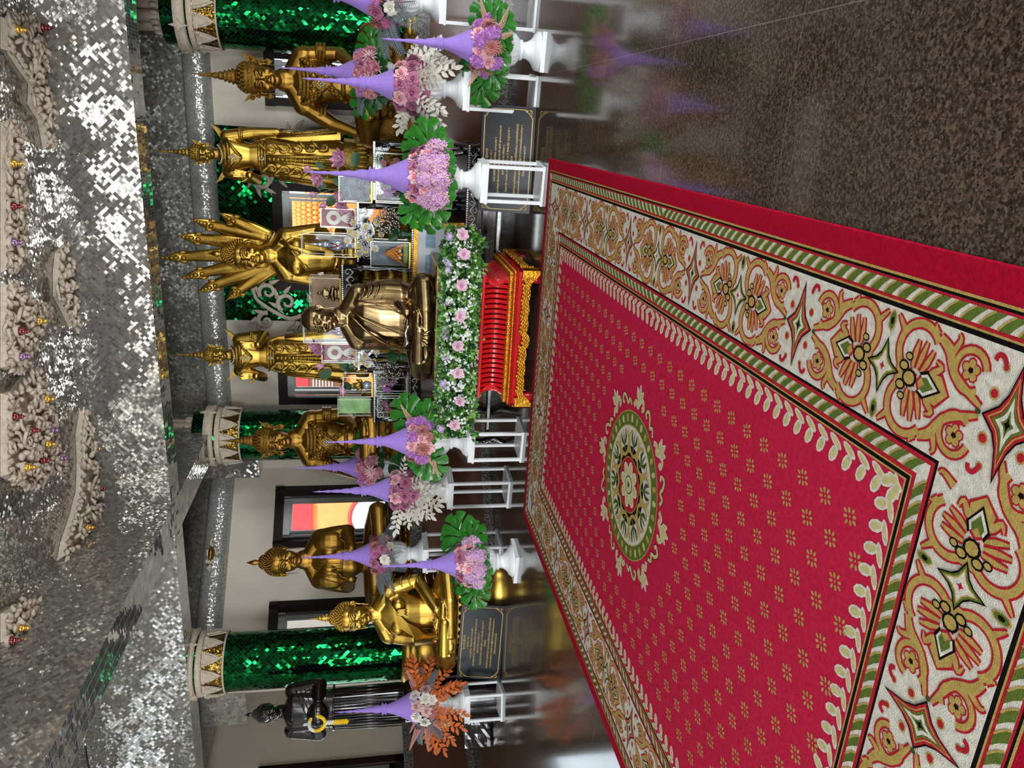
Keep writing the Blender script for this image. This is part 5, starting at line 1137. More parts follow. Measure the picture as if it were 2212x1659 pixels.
# black standing statue with a garland, at the far left
def black_statue():
    H = 1.62; d_ = 9.0; p = onY(700, 1530, 7.28); t = thing('black_statue', 'black standing statue with an alms bowl and flame finial beside the green column', 'statue', (p.x, 7.28, 0), R(30))
    zc = zat(547, fwd((p.x, 7.28)), 1530); zb = zc-1.05*H
    m = MB()
    def Q(a, b, c): return V((a*H, b*H, c*H+zb))
    m.loft([(z*H+zb, rx*H, ry*H, 0, 0) for z, rx, ry in ((.0, .135, .11), (.05, .14, .115), (.25, .135, .11), (.45, .13, .105), (.58, .125, .10), (.70, .14, .102), (.78, .145, .095), (.815, .12, .08), (.84, .06, .055))], 28, p=2.4)
    m.limb([Q(0, .0, .81), Q(0, 0, .875)], [.05*H, .045*H])
    for g in (1, -1):
        sh = Q(.13*g, .0, .785); el = Q(.160*g, -.01, .60); wr = Q(.075*g, -.16, .60); m.ell(sh, .055*H, 12, 8); m.limb([sh, sh.lerp(el, .5), el], [.055*H, .052*H, .052*H]); m.limb([el, wr], [.052*H, .032*H]); hand(m, wr, V((-.7*g, -.5, .15)), V((-.3*g, .6, .5)), .11*H, .3, -g)
    m.ell(Q(0, -.17, .60), (.085*H, .075*H, .075*H), 16, 12)
    s = .158*H; P, Mx = head(m, Q(0, -.012, .868), s, .12, 0); fuse(m, 'body', BLACKB, t, .008, 3); hair(P, Mx, s, t, BLACKB, 'bud', 320)
    mb = MB()
    for k in range(15): x = -.14+.02*k; ridges(mb, [[Q(x*.95, -.112*sqrt(max(.1, 1-(x/.16)**2)), .50), Q(x, -.118*sqrt(max(.1, 1-(x/.165)**2)), .25), Q(x, -.118*sqrt(max(.1, 1-(x/.165)**2)), .02)]], .009)
    mb.tube([Q(.15*cos(a), .108*sin(a), .50) for a in [2*pi*k/26 for k in range(27)]], .012, 6)
    for k in range(5): ridges(mb, [[Q(.15, -.07, .76-.03*k), Q(.02, -.108, .70-.03*k), Q(-.13, -.085, .64-.03*k)]], .008)
    mb.build('robe_folds', BLACKB, t); mb = MB(); mb.lathe([(.26, 0), (.26, zb*.6), (.24, zb*.65), (.24, zb-.02), (.22, zb)], 8, square=1, sy=.9); mb.build('pedestal', BLACKB, t)
    g = MB(); c = t.matrix_basis @ Q(-.045, -.235, .60); random.seed(3)
    for k in range(40):
        a = 2*pi*k/40; mm = 1 if 8 < k < 18 else 0; g.ell((.075*cos(a), .02*sin(a*2), .085*sin(a)), .021, 7, 5, mm)
    for k in range(26): g.ell((.012*((k % 3)-1), -.01, -.10-.009*k), .018 if k > 8 else .014, 6, 5, 1 if k < 9 else 0)
    link('flower_garland', g.mesh('flower_garland', [MYEL, MCREAM]), None, c, (0, 0, R(30)), label='yellow and white flower garland hanging on the black statue', cat='garland')
black_statue()
# ------------------------------------------------------------------ red and gold throne with the bronze monk on it
TX0, TX1, TY0, TY1 = -2.50, -1.21, 6.58, 7.66
TC = V(((TX0+TX1)/2, (TY0+TY1)/2, 0)); tw, td = TX1-TX0, TY1-TY0
t = thing('carved_throne', 'red lacquered throne with slatted waist and gilded scalloped apron at the carpet edge', 'throne', TC)
def ring_box(mb, w, d, z0, z1, mat=0): mb.box((0, 0, (z0+z1)/2), (w, d, z1-z0), 0, mat, 0, .006)
mb = MB(); ring_box(mb, tw-.04, td-.04, .115, .185); mb.build('base_rail', REDL, t)
for a in (-1, 1):
    for b in (-1, 1):
        mb = MB(); x, y = a*(tw/2-.06), b*(td/2-.06)
        mb.lathe([(.075, .0), (.08, .02), (.07, .06), (.085, .13)], 4, (x, y, 0), square=1); mb.build('leg', REDL, t)
def apron(w, T):                                    # scalloped carved apron: outline in (a, z)
    n = 36; up = .180; pts = []
    lo = []
    for i in range(n+1):
        f = i/n; a = -w/2+w*f; e = min(f, 1-f)
        z = 0.0 if e < .045 else (.082 if e > .12 else .012+.070*sin((e-.045)/.075*pi/2))
        z -= .010*abs(sin(f*pi*9)) if e > .12 else 0
        if abs(f-.5) < .03: z -= .02
        lo.append((a, max(0, z)))
    return lo
def gilded(w, T, parent):
    lo = apron(w, T); mb = MB(); th = .018
    for i in range(len(lo)-1):
        (a0, z0), (a1, z1) = lo[i], lo[i+1]
        t0, t1 = z0+.05, z1+.05
        if i < 4 or i > len(lo)-6: t0 = t1 = .125 if 1 < i < len(lo)-3 else .15
        vs = [T(a, z, d) for d in (0, th) for a, z in ((a0, z0), (a1, z1), (a1, max(t1, z1+.02)), (a0, max(t0, z0+.02)))]
        mb.add(vs, [(0, 1, 2, 3), (7, 6, 5, 4), (0, 4, 5, 1), (3, 2, 6, 7)], 0, False)
    random.seed(2)
    for i in range(2, len(lo)-2):
        a, z = lo[i]
        if z > .05:
            for k in range(4):
                c = T(a+.012*(k-1.5), z+.016+.016*k, th); mb.ell(c, (.016, .016, .014), 7, 5)
            pts = [T(a+.022*cos(q_)*(1-q_/9), z+.04+.022*sin(q_)*(1-q_/9), th+.004) for q_ in [j*.7 for j in range(9)]]; mb.tube(pts, .006, 5)
        else:
            for k in range(7): mb.ell(T(a+random.uniform(-.015, .015), z+.02+.018*k, th), (.014, .014, .011), 6, 4)
    mb.build('gilded_apron', GOLDP, parent)
Tf = lambda a, z, d: V((a, -td/2-d+.0, z)); Tr = lambda a, z, d: V((tw/2+d, a, z)); Tl = lambda a, z, d: V((-tw/2-d, -a, z)); Tb = lambda a, z, d: V((-a, td/2+d, z))
for w, T in ((tw, Tf), (td, Tr), (td, Tl), (tw, Tb)): gilded(w, T, t)
mb = MB(); ring_box(mb, tw+.0, td+.0, .185, .20); mb.build('base_rail', REDL, t)
def trim_band(z0, z1, k, teeth):
    mb = MB(); ring_box(mb, tw-k, td-k, z0, z1)
    for w, T in ((tw-k, lambda a, z, d: V((a, -(td-k)/2-d, z))), (td-k, lambda a, z, d: V(((tw-k)/2+d, a, z))), (td-k, lambda a, z, d: V((-(tw-k)/2-d, a, z)))):
        n = int(w/teeth)
        for i in range(n):
            a = -w/2+w*(i+.5)/n; mb.ell(T(a, (z0+z1)/2, 0), (teeth*.42, teeth*.42, (z1-z0)*.48), 6, 5)
    mb.build('gold_moulding', GOLDP, t)
trim_band(.20, .222, .03, .022); trim_band(.226, .262, .07, .034); mb = MB(); ring_box(mb, tw-.05, td-.05, .218, .230); mb.build('base_rail', REDL, t)
# slatted, inward curving waist
def waist(z): f = (z-.262)/.21; return .085+.055*sin(pi*f)
ks = 13
mb = MB(); prof = [(.262+.21*i/ks) for i in range(ks+1)]
for i in range(ks):
    z0, z1 = prof[i], prof[i+1]; a, b = waist(z0)+.022, waist(z1)+.022
    c = [(-tw/2+a, -td/2+a, z0), (tw/2-a, -td/2+a, z0), (tw/2-a, td/2-a, z0), (-tw/2+a, td/2-a, z0)]; d = [(-tw/2+b, -td/2+b, z1), (tw/2-b, -td/2+b, z1), (tw/2-b, td/2-b, z1), (-tw/2+b, td/2-b, z1)]
    mb.add(c+d, [(j, (j+1) % 4, (j+1) % 4+4, j+4) for j in range(4)], 0, True)
mb.build('waist_core', REDD, t)
def slat(T, a0, a1):
    mb = MB(); vs = []
    for z in prof:
        o = waist(z)
        for a, d in ((a0, 0), (a0+.004, .010), (a1-.004, .010), (a1, 0), (a1, -.03), (a0, -.03)): vs.append(T(a, z, d-o))
    mb.add(vs, [(i*6+j, i*6+(j+1) % 6, i*6+6+(j+1) % 6, i*6+6+j) for i in range(ks) for j in range(6)], 0, False); mb.build('slat', REDL, t)
for w, T in ((tw-.2, Tf), (td-.2, Tr), (td-.2, Tl)):
    n = 23 if w > 1 else 19
    for i in range(n): a = -w/2+w*i/n; slat(T, a+.006, a+w/n-.006)
mb = MB(); ring_box(mb, tw-.12, td-.12, .470, .500); mb.build('top_board', REDL, t)
mb = MB(); ring_box(mb, .9, .6, .5, .80); link('pedestal', mb.mesh('black_pedestal', LACQ), None, TC+V((.02, .14, 0)), label='black block under the bronze monk, hidden behind the flowers', cat='pedestal')
MC_ = V((TC.x+.02, 7.32, .80)); mb = MB(); mb.box((0, 0, .045), (1.16, .72, .09), 0, 0, 0, .012)
link('brass_slab', mb.mesh('brass_slab', pbr('brushed_brass', '#a8905f', .3, 1, (30, .7, 1.15))), None, MC_, label='flat brass slab the bronze monk sits on', cat='slab')
H = 1.26; s0 = (MC_.x-.03, MC_.y+.02, .89)
t, m, P, Mx, s, Q = seated('monk_statue', 'polished bronze statue of a seated monk with spectacles and folded robe', 'statue', s0, R(-9), H, BRONZE, .255, ('hip', 'hip'), .02, .0, turn=R(-8), hs=.275, legs=.88, robe='full', wx=.84)
m.loft([(z*H, rx*H, ry*H, 0, cy*H) for z, rx, ry, cy in ((.02, .30, .2, -.03), (.12, .27, .18, 0), (.25, .215, .155, .01), (.40, .215, .15, .01), (.52, .24, .14, .015), (.585, .20, .11, .02), (.635, .10, .075, .025))], 28, p=2.4)
m.loft([(z*H, rx*H, ry*H, cx*H, cy*H) for z, rx, ry, cx, cy in ((.16, .07, .10, .27, -.03), (.24, .11, .12, .275, -.02), (.36, .115, .115, .265, 0), (.48, .11, .105, .235, .01), (.56, .10, .10, .20, .015), (.60, .08, .08, .16, .02))], 20, p=2.2)
fuse(m, 'body', BRONZE, t, .0075, 3)
mb = MB()                                           # spectacles
for g in (1, -1):
    c = P(.135*g, -.40, .49); mb.tube([c+Mx @ V((.088*s*cos(a), -.01*s, .075*s*sin(a))) for a in [2*pi*k/20 for k in range(21)]], .011*s, 6); mb.tube([P(.22*g, -.385, .51), P(.33*g, -.20, .53), P(.385*g, .03, .56)], .011*s, 6)
mb.tube([P(-.047, -.42, .50), P(0, -.435, .52), P(.047, -.42, .50)], .011*s, 6); mb.build('spectacles', BRONZE, t)
mb = MB(); eyes(P, Mx, s, t)
for k in range(9):                                  # folds sweeping from the shoulder under the bare arm
    f = k/8; ridges(mb, [[Q(.09-.05*f, -.092-.008*f, .632-.012*f), Q(.03-.06*f, -.142, .565-.04*f), Q(-.05-.075*f, -.163, .46-.08*f+.03), Q(-.13-.07*f, -.152, .355-.10*f+.05), Q(-.215-.02*f, -.105, .285-.12*f+.06)]], .012)
ridges(mb, [[Q(.13, -.07, .62), Q(.07, -.145, .53), Q(.0, -.175, .38), Q(-.06, -.175, .24), Q(-.09, -.17, .16)], [Q(.215, -.09, .575), Q(.22, -.135, .46), Q(.20, -.165, .33), Q(.13, -.185, .22)]], .011)
for k in range(8):                                  # creases of the sleeve and of the robe over the legs
    z = .56-.05*k; c = Q(.255+.02*sin(k), -.01, z); ridges(mb, [[c+V((.10*H*cos(a), .10*H*sin(a), -.05*H*cos(a+.5))) for a in [-1.75+.26*j for j in range(8)]]], .010)
for g in (1, -1):
    for k in range(5): ridges(mb, [[Q(.03*g, -.33, .10-.012*k), Q(.18*g, -.325+.012*k, .13-.018*k), Q(.33*g, -.245, .13-.022*k), Q(.41*g, -.15, .10-.022*k)]], .009)
for k in range(4): ridges(mb, [[Q(.02*(k-1.5), -.335, .14), Q(.035*(k-1.5), -.365, .07), Q(.06*(k-1.5), -.36, .01)]], .011)
mb.build('robe_folds', BRONZE, t)
mb = MB(); c = Q(0, -.33, .20); mb.tube([c+V((-.12, .0, .035)), c+V((-.05, -.02, .0)), c+V((.05, -.02, .02)), c+V((.12, 0, -.01))], [.012, .02, .02, .012], 8)
link('silver_scroll', mb.mesh('silver_scroll', pbr('bright_silver', '#cfd0cf', .2, 1)), None, V(s0), (0, 0, R(-9)), label='bright silver scroll across the hands of the bronze monk', cat='scroll')
# ------------------------------------------------------------------ long flower box before the monk
FB0 = V((-1.86, 6.80, .50)); fw, fd, fh = 1.98, .22, .36
t = thing('flower_box', 'long box of greenery with tiny white flowers and pale pink roses on the red throne', 'flowers', FB0, R(-1))
mb = MB(); mb.box((0, 0, .10), (1.86, .16, .18)); mb.build('trough', MLEAFD, t)
rg = random.Random(21)
def surf():
    x = rg.uniform(-fw/2, fw/2); a = rg.uniform(-1.2, 1.75); e = 1-.5*max(0, (abs(x)-fw/2+.16)/.16); 
    return V((x, -(.06+.10*cos(a))*e, .17+.16*sin(a)*e+rg.uniform(-.015, .02))), V((0, -cos(a), sin(a)*.9+.1))
MG = [pbr('box_leaf', '#4f8a2c', .5, 0, (9, .6, 1.3)), pbr('box_leaf_dark', '#24521f', .5, 0, (9, .7, 1.2)), pbr('box_leaf_pale', '#86b65a', .5, 0, (9, .8, 1.15))]
mb = MB()
for k in range(640):
    p, n = surf(); mt = rg.choice((0, 0, 1, 1, 2)); 
    for j in range(6):
        d = (n*.7+V((rg.uniform(-1, 1), rg.uniform(-.6, .4), rg.uniform(-.8, .9)))).normalized(); leaf(mb, p+d*.006, d, V((rg.uniform(-1, 1), -1, .5)), rg.uniform(.036, .062), rg.uniform(.012, .02), mt)
for k in range(26):                                 # trailing sprigs
    x = rg.uniform(-fw/2-.03, fw/2+.03); g = rg.choice((1, -1)); p = V((x, -.10, .30 if g > 0 else .04))
    for j in range(7): leaf(mb, p+V((rg.uniform(-.03, .03), rg.uniform(-.03, .02), g*.010*j)), V((rg.uniform(-1, 1), -.5, g*.7)), V((0, -1, .3)), .05, .014, rg.choice((0, 1, 2)))
o = mb.build('greenery', MG, t); o['kind'] = 'stuff'
mb = MB()
for k in range(620):
    p, n = surf()
    if rg.random() > .92-.3*abs(p.x): continue
    for j in range(3):
        c = p+n*.022+V((rg.uniform(-.018, .018), rg.uniform(-.012, .008), rg.uniform(-.018, .018))); u = n.orthogonal().normalized(); w = n.cross(u)
        for i in range(5):
            b = 2*pi*i/5; e = u*cos(b)+w*sin(b); sd = w*cos(b)-u*sin(b); mb.add([c, c+e*.008+sd*.006+n*.002, c+e*.0150+n*.003, c+e*.008-sd*.006+n*.002], [(0, 1, 2, 3)], 0, False)
o = mb.build('tiny_white_flowers', pbr('tiny_white_petals', '#e9f1ea', .6), t); o['kind'] = 'stuff'
FL['boxrose'] = m_rose('rose', col('box_rose_petal', '#ecc4d6'), col('box_rose_heart', '#d18fae')); NAMES['boxrose'] = 'rose'; FL['lilacbud'] = m_ruffle('lilac_blossom', col('pale_lilac', '#dac6ea'), 50); NAMES['lilacbud'] = 'lilac_blossom'
for x, z in ((-.84, .20), (-.60, .16), (-.32, .19), (-.06, .20), (.22, .19), (.50, .19), (.78, .18), (.95, .20)): put('boxrose', t, V((x, -.19, z)), V((rg.uniform(-.2, .2), -1, .25)), .060, rg.uniform(0, 6))
for x in (-.90, -.70, -.48, -.44, -.18, .02, .08, .34, .62, .70, .92): put('lilacbud', t, V((x, -.13, .31+rg.uniform(-.03, .02))), V((0, -.8, .6)), .042)
# ------------------------------------------------------------------ black altar tables with mother-of-pearl
def inlay(mb, a, b, n, amp, r=.0045, up=ZZ, off=V((0, -.006, 0))):     # scrolling inlay between two points
    a, b = V(a), V(b); d = (b-a); L_ = d.length; d.normalize()
    mb.tube([a+d*L_*i/(n*6)+up*amp*.55*sin(i*pi/3)+off for i in range(n*6+1)], r, 5)
    for k in range(n*2):
        c = a+d*L_*(k+.5)/(n*2); g = 1 if k % 2 else -1
        mb.tube([c+d*(amp*.8*(1-q_/8)*cos(q_+k))+up*(g*amp*.35+amp*.8*(1-q_/8)*sin(q_+k)*g)+off for q_ in [j*.8 for j in range(8)]], r, 5)
        mb.ell(c-up*g*amp*.6+off, (amp*.28, .003, amp*.18), 6, 5)
def altar_table(label, x0, x1, y0, y1, z, top, ap=.10, leg=.05, base=0, group='black inlaid altar tables'):
    t = thing('altar_table', label, 'table', ((x0+x1)/2, (y0+y1)/2, base), 0, group); w, d, h = x1-x0, y1-y0, z-base
    mb = MB(); mb.box((0, 0, h-top/2), (w, d, top), 0, 0, 0, .004)
    o = mb.build('table_top', LACQ, t); mb = MB(); n = int(w/.022)
    for i in range(n): mb.box((-w/2+w*(i+.5)/n, -d/2-.002, h-top/2), (.013, .006, top*.42))
    mb.build('inlay', PEARL, o)
    for a in (-1, 1):
        for b in (-1, 1):
            mb = MB(); x, y = a*(w/2-leg*.7), b*(d/2-leg*.7); bow = leg*.55
            mb.tube([V((x, y, h-top)), V((x+a*bow*.5, y+b*bow*.5, (h-top)*.82)), V((x+a*bow*.2, y+b*bow*.1, (h-top)*.5)), V((x-a*bow*.4, y-b*bow*.4, (h-top)*.22)), V((x+a*bow*.4, y+b*bow*.4, .022)), V((x+a*bow*.4, y+b*bow*.4, .001))], [leg*.62, leg*.68, leg*.5, leg*.42, leg*.5, leg*.45], 8)
            o = mb.build('leg', LACQ, t)
            if b < 0:
                mb = MB(); inlay(mb, V((x, y-leg*.62, (h-top)*.92)), V((x, y-leg*.5, (h-top)*.15)), 3, leg*.35, .004, V((1, 0, 0))); mb.build('inlay', PEARL, o)
    mb = MB(); n = 24; lo = [(-w/2+.02+(w-.04)*i/n, h-top-ap*(.55+.45*abs(cos(pi*i/n*2))**.7)) for i in range(n+1)]
    mb.prism([(-w/2+.02, h-top), ]+lo+[(w/2-.02, h-top)], lambda a, q_, e: V((a, -d/2+.012-e*-1, q_)), .016)
    o = mb.build('apron', LACQ, t); mb = MB(); inlay(mb, V((-w/2+.04, -d/2+.012, h-top-ap*.34)), V((w/2-.04, -d/2+.012, h-top-ap*.34)), max(3, int(w/.16)), ap*.30, .005); mb.build('inlay', PEARL, o)
    for a in (-1, 1):
        mb = MB(); mb.box((a*(w/2-.02), 0, h-top-ap*.35), (.016, d-.05, ap*.7)); mb.build('apron', LACQ, t)
    return t
MT = altar_table('long low black table with pearl inlay across the foot of the altar', -3.42, -.20, 7.68, 8.74, .55, .03, .13, .09)
mb = MB(); st_ = MB()
for y in (-.46, .46): mb.box((0, y, .20), (2.9, .05, .05))
mb.build('stretcher', LACQ, MT); st_.box((0, -.488, .20), (2.8, .006, .026)); st_.build('stretcher_inlay', PEARL, MT)
def xs(y, x, Y): return onY(x, y, Y).x
def zz_(x, y, Y): return onY(x, y, Y).z
YD = 7.86; zD = zz_(888, 540, YD); altar_table('wide black shelf table along the altar front', xs(910, 888, YD), xs(318, 888, YD), YD, YD+.30, zD, .028, .12, .05, .55)
YA = 8.20; zA = zz_(805, 370, YA); altar_table('black table at the right end of the altar under the lotus vase', xs(432, 805, YA), xs(305, 805, YA), YA, YA+.5, zA, .03, .14, .055, .55); TA = (xs(432, 805, YA), xs(305, 805, YA))
zA2 = zz_(806, 860, YA); altar_table('black table at the left end of the altar under the lotus case', xs(912, 806, YA), xs(808, 806, YA), YA, YA+.5, zA2, .03, .14, .055, .55)
YM = 8.22; zM = zz_(770, 500, YM); altar_table('black table right of the middle under the tall crystal case', xs(566, 770, YM), xs(438, 770, YM), YM, YM+.5, zM, .03, .16, .055, .55)
zM2 = zz_(772, 760, YM); altar_table('black table left of the middle under the garland case', xs(800, 772, YM), xs(688, 772, YM), YM, YM+.5, zM2, .03, .16, .055, .55)
YC = 8.24; zC_ = zz_(737, 635, YC); altar_table('tallest black table in the middle of the altar', xs(682, 737, YC), xs(572, 737, YC), YC, YC+.48, zC_, .03, .18, .055, .55)
# ------------------------------------------------------------------ acrylic cases and what they hold
def case(label, y0, y1, xt, Y, zb, d, base=GOLD, back=None, cat='display case', bh=.02):
    """y0<y1: picture rows of its right and left front edges, xt: picture column of its top"""
    xa, xb = xs(y1, xt, Y), xs(y0, xt, Y); z1 = zz_(xt, (y0+y1)/2, Y); w, h = xb-xa, z1-zb
    t = thing('display_case', label, cat, ((xa+xb)/2, Y+d/2, zb), 0, 'clear acrylic cases on the altar')
    mb = MB(); mb.box((0, 0, bh/2), (w, d, bh), 0, 0, 0, .002); mb.build('case_base', base, t)
    e = .0025; mb = MB()
    X, D = w/2-e, d/2-e
    for a, b, c_, g in (((-X, -D, bh), (X, -D, bh), (X, -D, h), (-X, -D, h)), ((X, -D, bh), (X, D, bh), (X, D, h), (X, -D, h)), ((-X, D, bh), (-X, -D, bh), (-X, -D, h), (-X, D, h)), ((X, D, bh), (-X, D, bh), (-X, D, h), (X, D, h)), ((-X, -D, h), (X, -D, h), (X, D, h), (-X, D, h))): mb.quad(a, b, c_, g)
    mb.build('cover', ACRY, t); mb = MB()
    for a in (-1, 1):
        for b in (-1, 1): mb.bar((a*X, b*D, bh), (a*X, b*D, h), .005)
        mb.bar((a*X, -D, h), (a*X, D, h), .005); mb.bar((-X, a*D, h), (X, a*D, h), .005)
    mb.build('cover_edge', ACRE, t)
    if back:
        mb = MB(); mb.box((0, D-.012, (h+bh)/2), (w-.02, .006, h-bh-.02)); mb.build('back_panel', back, t)
    return V(((xa+xb)/2, Y+d/2, zb+bh)), w, h-bh
CRYS = pbr('cut_crystal', '#c3cbe0', .12, .5, (60, .7, 1.1)); CRED = pbr('red_velvet', '#8e1f2f', .8); TWEED = pbr('grey_picture', '#66707a', .5, 0, (14, .6, 1.6))
def relic(c, h, label):
    mb = MB(); P = [(.10, 0), (.10, .06), (.085, .08), (.09, .13), (.06, .15), (.10, .2), (.135, .28), (.145, .36), (.125, .45), (.085, .52), (.05, .55), (.07, .58), (.075, .62), (.05, .66), (.035, .68), (.05, .71), (.03, .76), (.02, .79), (.03, .82), (.012, .88), (.002, .97)]
    k = h*.93; mb.lathe([(r*k*.9, z*k) for r, z in P], 24)
    t = thing('crystal_stupa', label, 'reliquary', c); mb.build('crystal_body', CRYS, t)
    mb = MB()
    for g in (1, -1): mb.tube([V((g*.05*k, -.09*k, .5*k)), V((g*.02*k, -.135*k, .38*k)), V((-g*.06*k, -.125*k, .24*k))], .012*k, 6)
    mb.build('braid', CRED, t); mb = MB()
    for i in range(8): a = 2*pi*i/8; mb.ell((.035*k*cos(a), -.14*k, .30*k+.035*k*sin(a)), .012*k, 6, 5)
    mb.ell((0, -.145*k, .30*k), .016*k, 8, 6); mb.build('gem_brooch', GEM, t)
c, w, h = case('tall clear case with a crystal reliquary, right of the middle', 505, 553, 651, YM+.02, zM, .17); relic(c, h, 'crystal reliquary shaped like a small spire in the tall case')
c, w, h = case('tall clear case behind the head of the bronze monk', 690, 741, 655, YM+.02, zM2, .17); relic(c, h, 'crystal reliquary with red braid behind the bronze monk')
def garland_case(label, y0, y1, xt, zb, glabel):
    c, w, h = case(label, y0, y1, xt, YM+.1, zb, .08, WHITE, CRED); mb = MB(); q_ = c+V((0, .005, 0)); R_ = w*.30
    for k in range(40):
        a = 2*pi*k/40
        for j in range(3): mb.ell((R_*(.72+.2*j)*cos(a), -.006*j, h*.62+R_*(.72+.2*j)*sin(a)), .011, 6, 5)
    for k in range(5): mb.tube([V((0, -.01, h*.62-R_)), V(((k-2)*.014, -.015, h*.30)), V(((k-2)*.028, -.01, h*.14))], [.008, .012, .006], 6)
    link('flower_garland', mb.mesh('bead_garland', MCREAM), None, q_, label=glabel, cat='garland')
garland_case('red backed case with a white garland, right of the middle', 450, 491, 692, zM, 'white ring garland in the red case at right of the serpent hood')
garland_case('red backed case with a white garland, beside the monk at left', 743, 784, 695, zM2, 'white ring garland in the red case left of the bronze monk')
c, w, h = case('clear case with an orange cone offering before a grey picture', 521, 579, 801, YD+.04, zD, .2, GOLD, TWEED)
t = thing('offering_cone', 'orange petal cone on a green wreath in the clear case', 'offering', c); mb = MB()
for k in range(60): f = k/60; a = k*2.4; r = .075*(1-f)+.012; mb.ell((r*cos(a), r*sin(a), .07+.15*f), (.017, .017, .02), 6, 5)
mb.build('orange_petals', pbr('orange_petal', '#d98b35', .7), t); mb = MB(); mb.tube([V((.085*cos(a), .07*sin(a), .03)) for a in [2*pi*k/24 for k in range(25)]], .028, 8); mb.build('green_wreath', pbr('pale_green_wreath', '#93b070', .8, 0, (40, .8, 1.2)), t)
mb = MB()
for x in (-.03, .04): mb.ell((x, -.07, .09), (.02, .014, .016), 8, 6)
mb.build('white_blossom', MCREAM, t)
c, w, h = case('small clear case with a grey landscape picture beside the lotus vase', 380, 436, 732, YA+.02, zA, .12, GOLD, TWEED)
c, w, h = case('clear case with a gold lotus bud ornament at the left end', 815, 858, 741, YA+.02, zA2, .16)
t = thing('lotus_ornament', 'gold lotus ornament on a silver cup in the clear case', 'ornament', c); mb = MB(); mb.lathe([(.03, 0), (.045, .03), (.05, .07), (.03, .09)], 18); mb.build('cup', CRYS, t); mb = MB()
for k in range(7): a = 2*pi*k/7; mb.tube([V((0, 0, .09)), V((.05*cos(a), .05*sin(a), .12)), V((.065*cos(a), .065*sin(a), .17))], [.012, .02, .003], 6)
mb.ell((0, 0, .15), (.035, .035, .05), 10, 8); mb.tube([V((0, 0, .19)), V((0, 0, .24))], [.03, .003], 8); mb.build('gold_petals', GOLD, t)
c, w, h = case('clear case with a green reflection painted on its back panel at the left end', 863, 899, 730, YA+.02, zA2, .10, BLACKFR, pbr('green_reflection_panel', '#a9d98e', .15, 0, (7, .55, 1.2)))  # the green reflection seen in the acrylic is painted as the panel's colour
for i, (y0, y1, xt, l) in enumerate(((330, 384, 812, 'low clear case with pink flowers under the right end table'), (385, 438, 812, 'low clear case behind the hydrangeas under the right end table'), (816, 856, 812, 'low clear case with pink flowers under the left end table'), (860, 902, 816, 'lowest clear case at the left end of the shelf table'))):
    c, w, h = case(l, y0, y1, xt, YD+.03, zD, .16, ACRE)
    t = thing('small_bouquet', ('pink carnations in the low case nearest the right edge of the altar', 'mauve carnations in the low case behind the hydrangeas', 'lilac carnations in the low case under the gold lotus ornament', 'small red roses in the last low case at the left end')[i], 'flowers', c); mb = MB(); mb.tube([V((0, 0, 0)), V((0, 0, h*.5))], .006, 5); mb.build('stem', MSTEM, t)
    for k in range(5): put(('carn', 'lilac', 'lilac', 'rose')[i], t, V((.05*cos(k*1.3), -.03+.02*sin(k*2), h*(.4+.09*k))), V((.2*cos(k), -1, .4)), .032)
# large case with a brown printed card behind the monk
c, w, h = case('large clear case with a brown printed card behind the bronze monk', 600, 674, 669, YC+.02, zC_, .2, GOLDC, pbr('brown_card', '#b08a6c', .5, 0, (6, .75, 1.2)))
t = thing('bronze_figurine', 'small bronze seated figurine in the large case', 'figurine', c); mb = MB(); mb.lathe([(.07, 0), (.075, .02), (.06, .03), (.065, .05)], 18); mb.build('base', BRONZE, t); mb = MB()
mb.limb([V((-.06, -.02, .07)), V((0, -.03, .08)), V((.06, -.02, .07))], [.025, .03, .025]); mb.loft([(.06, .04, .03), (.12, .03, .022), (.17, .042, .024), (.19, .02, .018)], 14); mb.ell((0, 0, .215), (.02, .022, .026), 10, 8)
for g in (1, -1): mb.limb([V((.042*g, 0, .165)), V((.055*g, -.01, .12)), V((.01*g, -.04, .095))], [.013, .011, .009], 8)
fuse(mb, 'body', BRONZE, t, .004, 2)
# framed picture with notes, leaning in front
yF = 7.70; xa, xb = xs(604, 893, yF), xs(477, 893, yF); z1 = zz_(893, 540, yF); z0 = .555; w, h = xb-xa, z1-z0
t = thing('gold_framed_picture', 'gold framed picture of pale blue notes leaning on the shelf table', 'picture', ((xa+xb)/2, yF, z0)); mb = MB()
for a, b in (((-w/2, 0, 0), (w/2, 0, 0)), ((-w/2, 0, h), (w/2, 0, h))): mb.bar(V(a)+V((0, 0, .02 if a[2] == 0 else -.02)), V(b)+V((0, 0, .02 if a[2] == 0 else -.02)), .03, .04)
for a in (-1, 1): mb.bar(V((a*(w/2-.02), 0, 0)), V((a*(w/2-.02), 0, h)), .04, .03)
mb.build('frame', GOLDP, t); mb = MB(); mb.box((0, .004, h/2), (w-.05, .008, h-.05)); mb.build('mount', pbr('pale_mount', '#cfd3da', .4), t); mb = MB()
for i in range(2):
    for j in range(2): mb.box((-.13+.26*i, -.003, h*.30+h*.36*j), (.19, .005, .10))
mb.build('notes', pbr('blue_notes', '#8fb0c6', .5, 0, (25, .7, 1.2)), t)
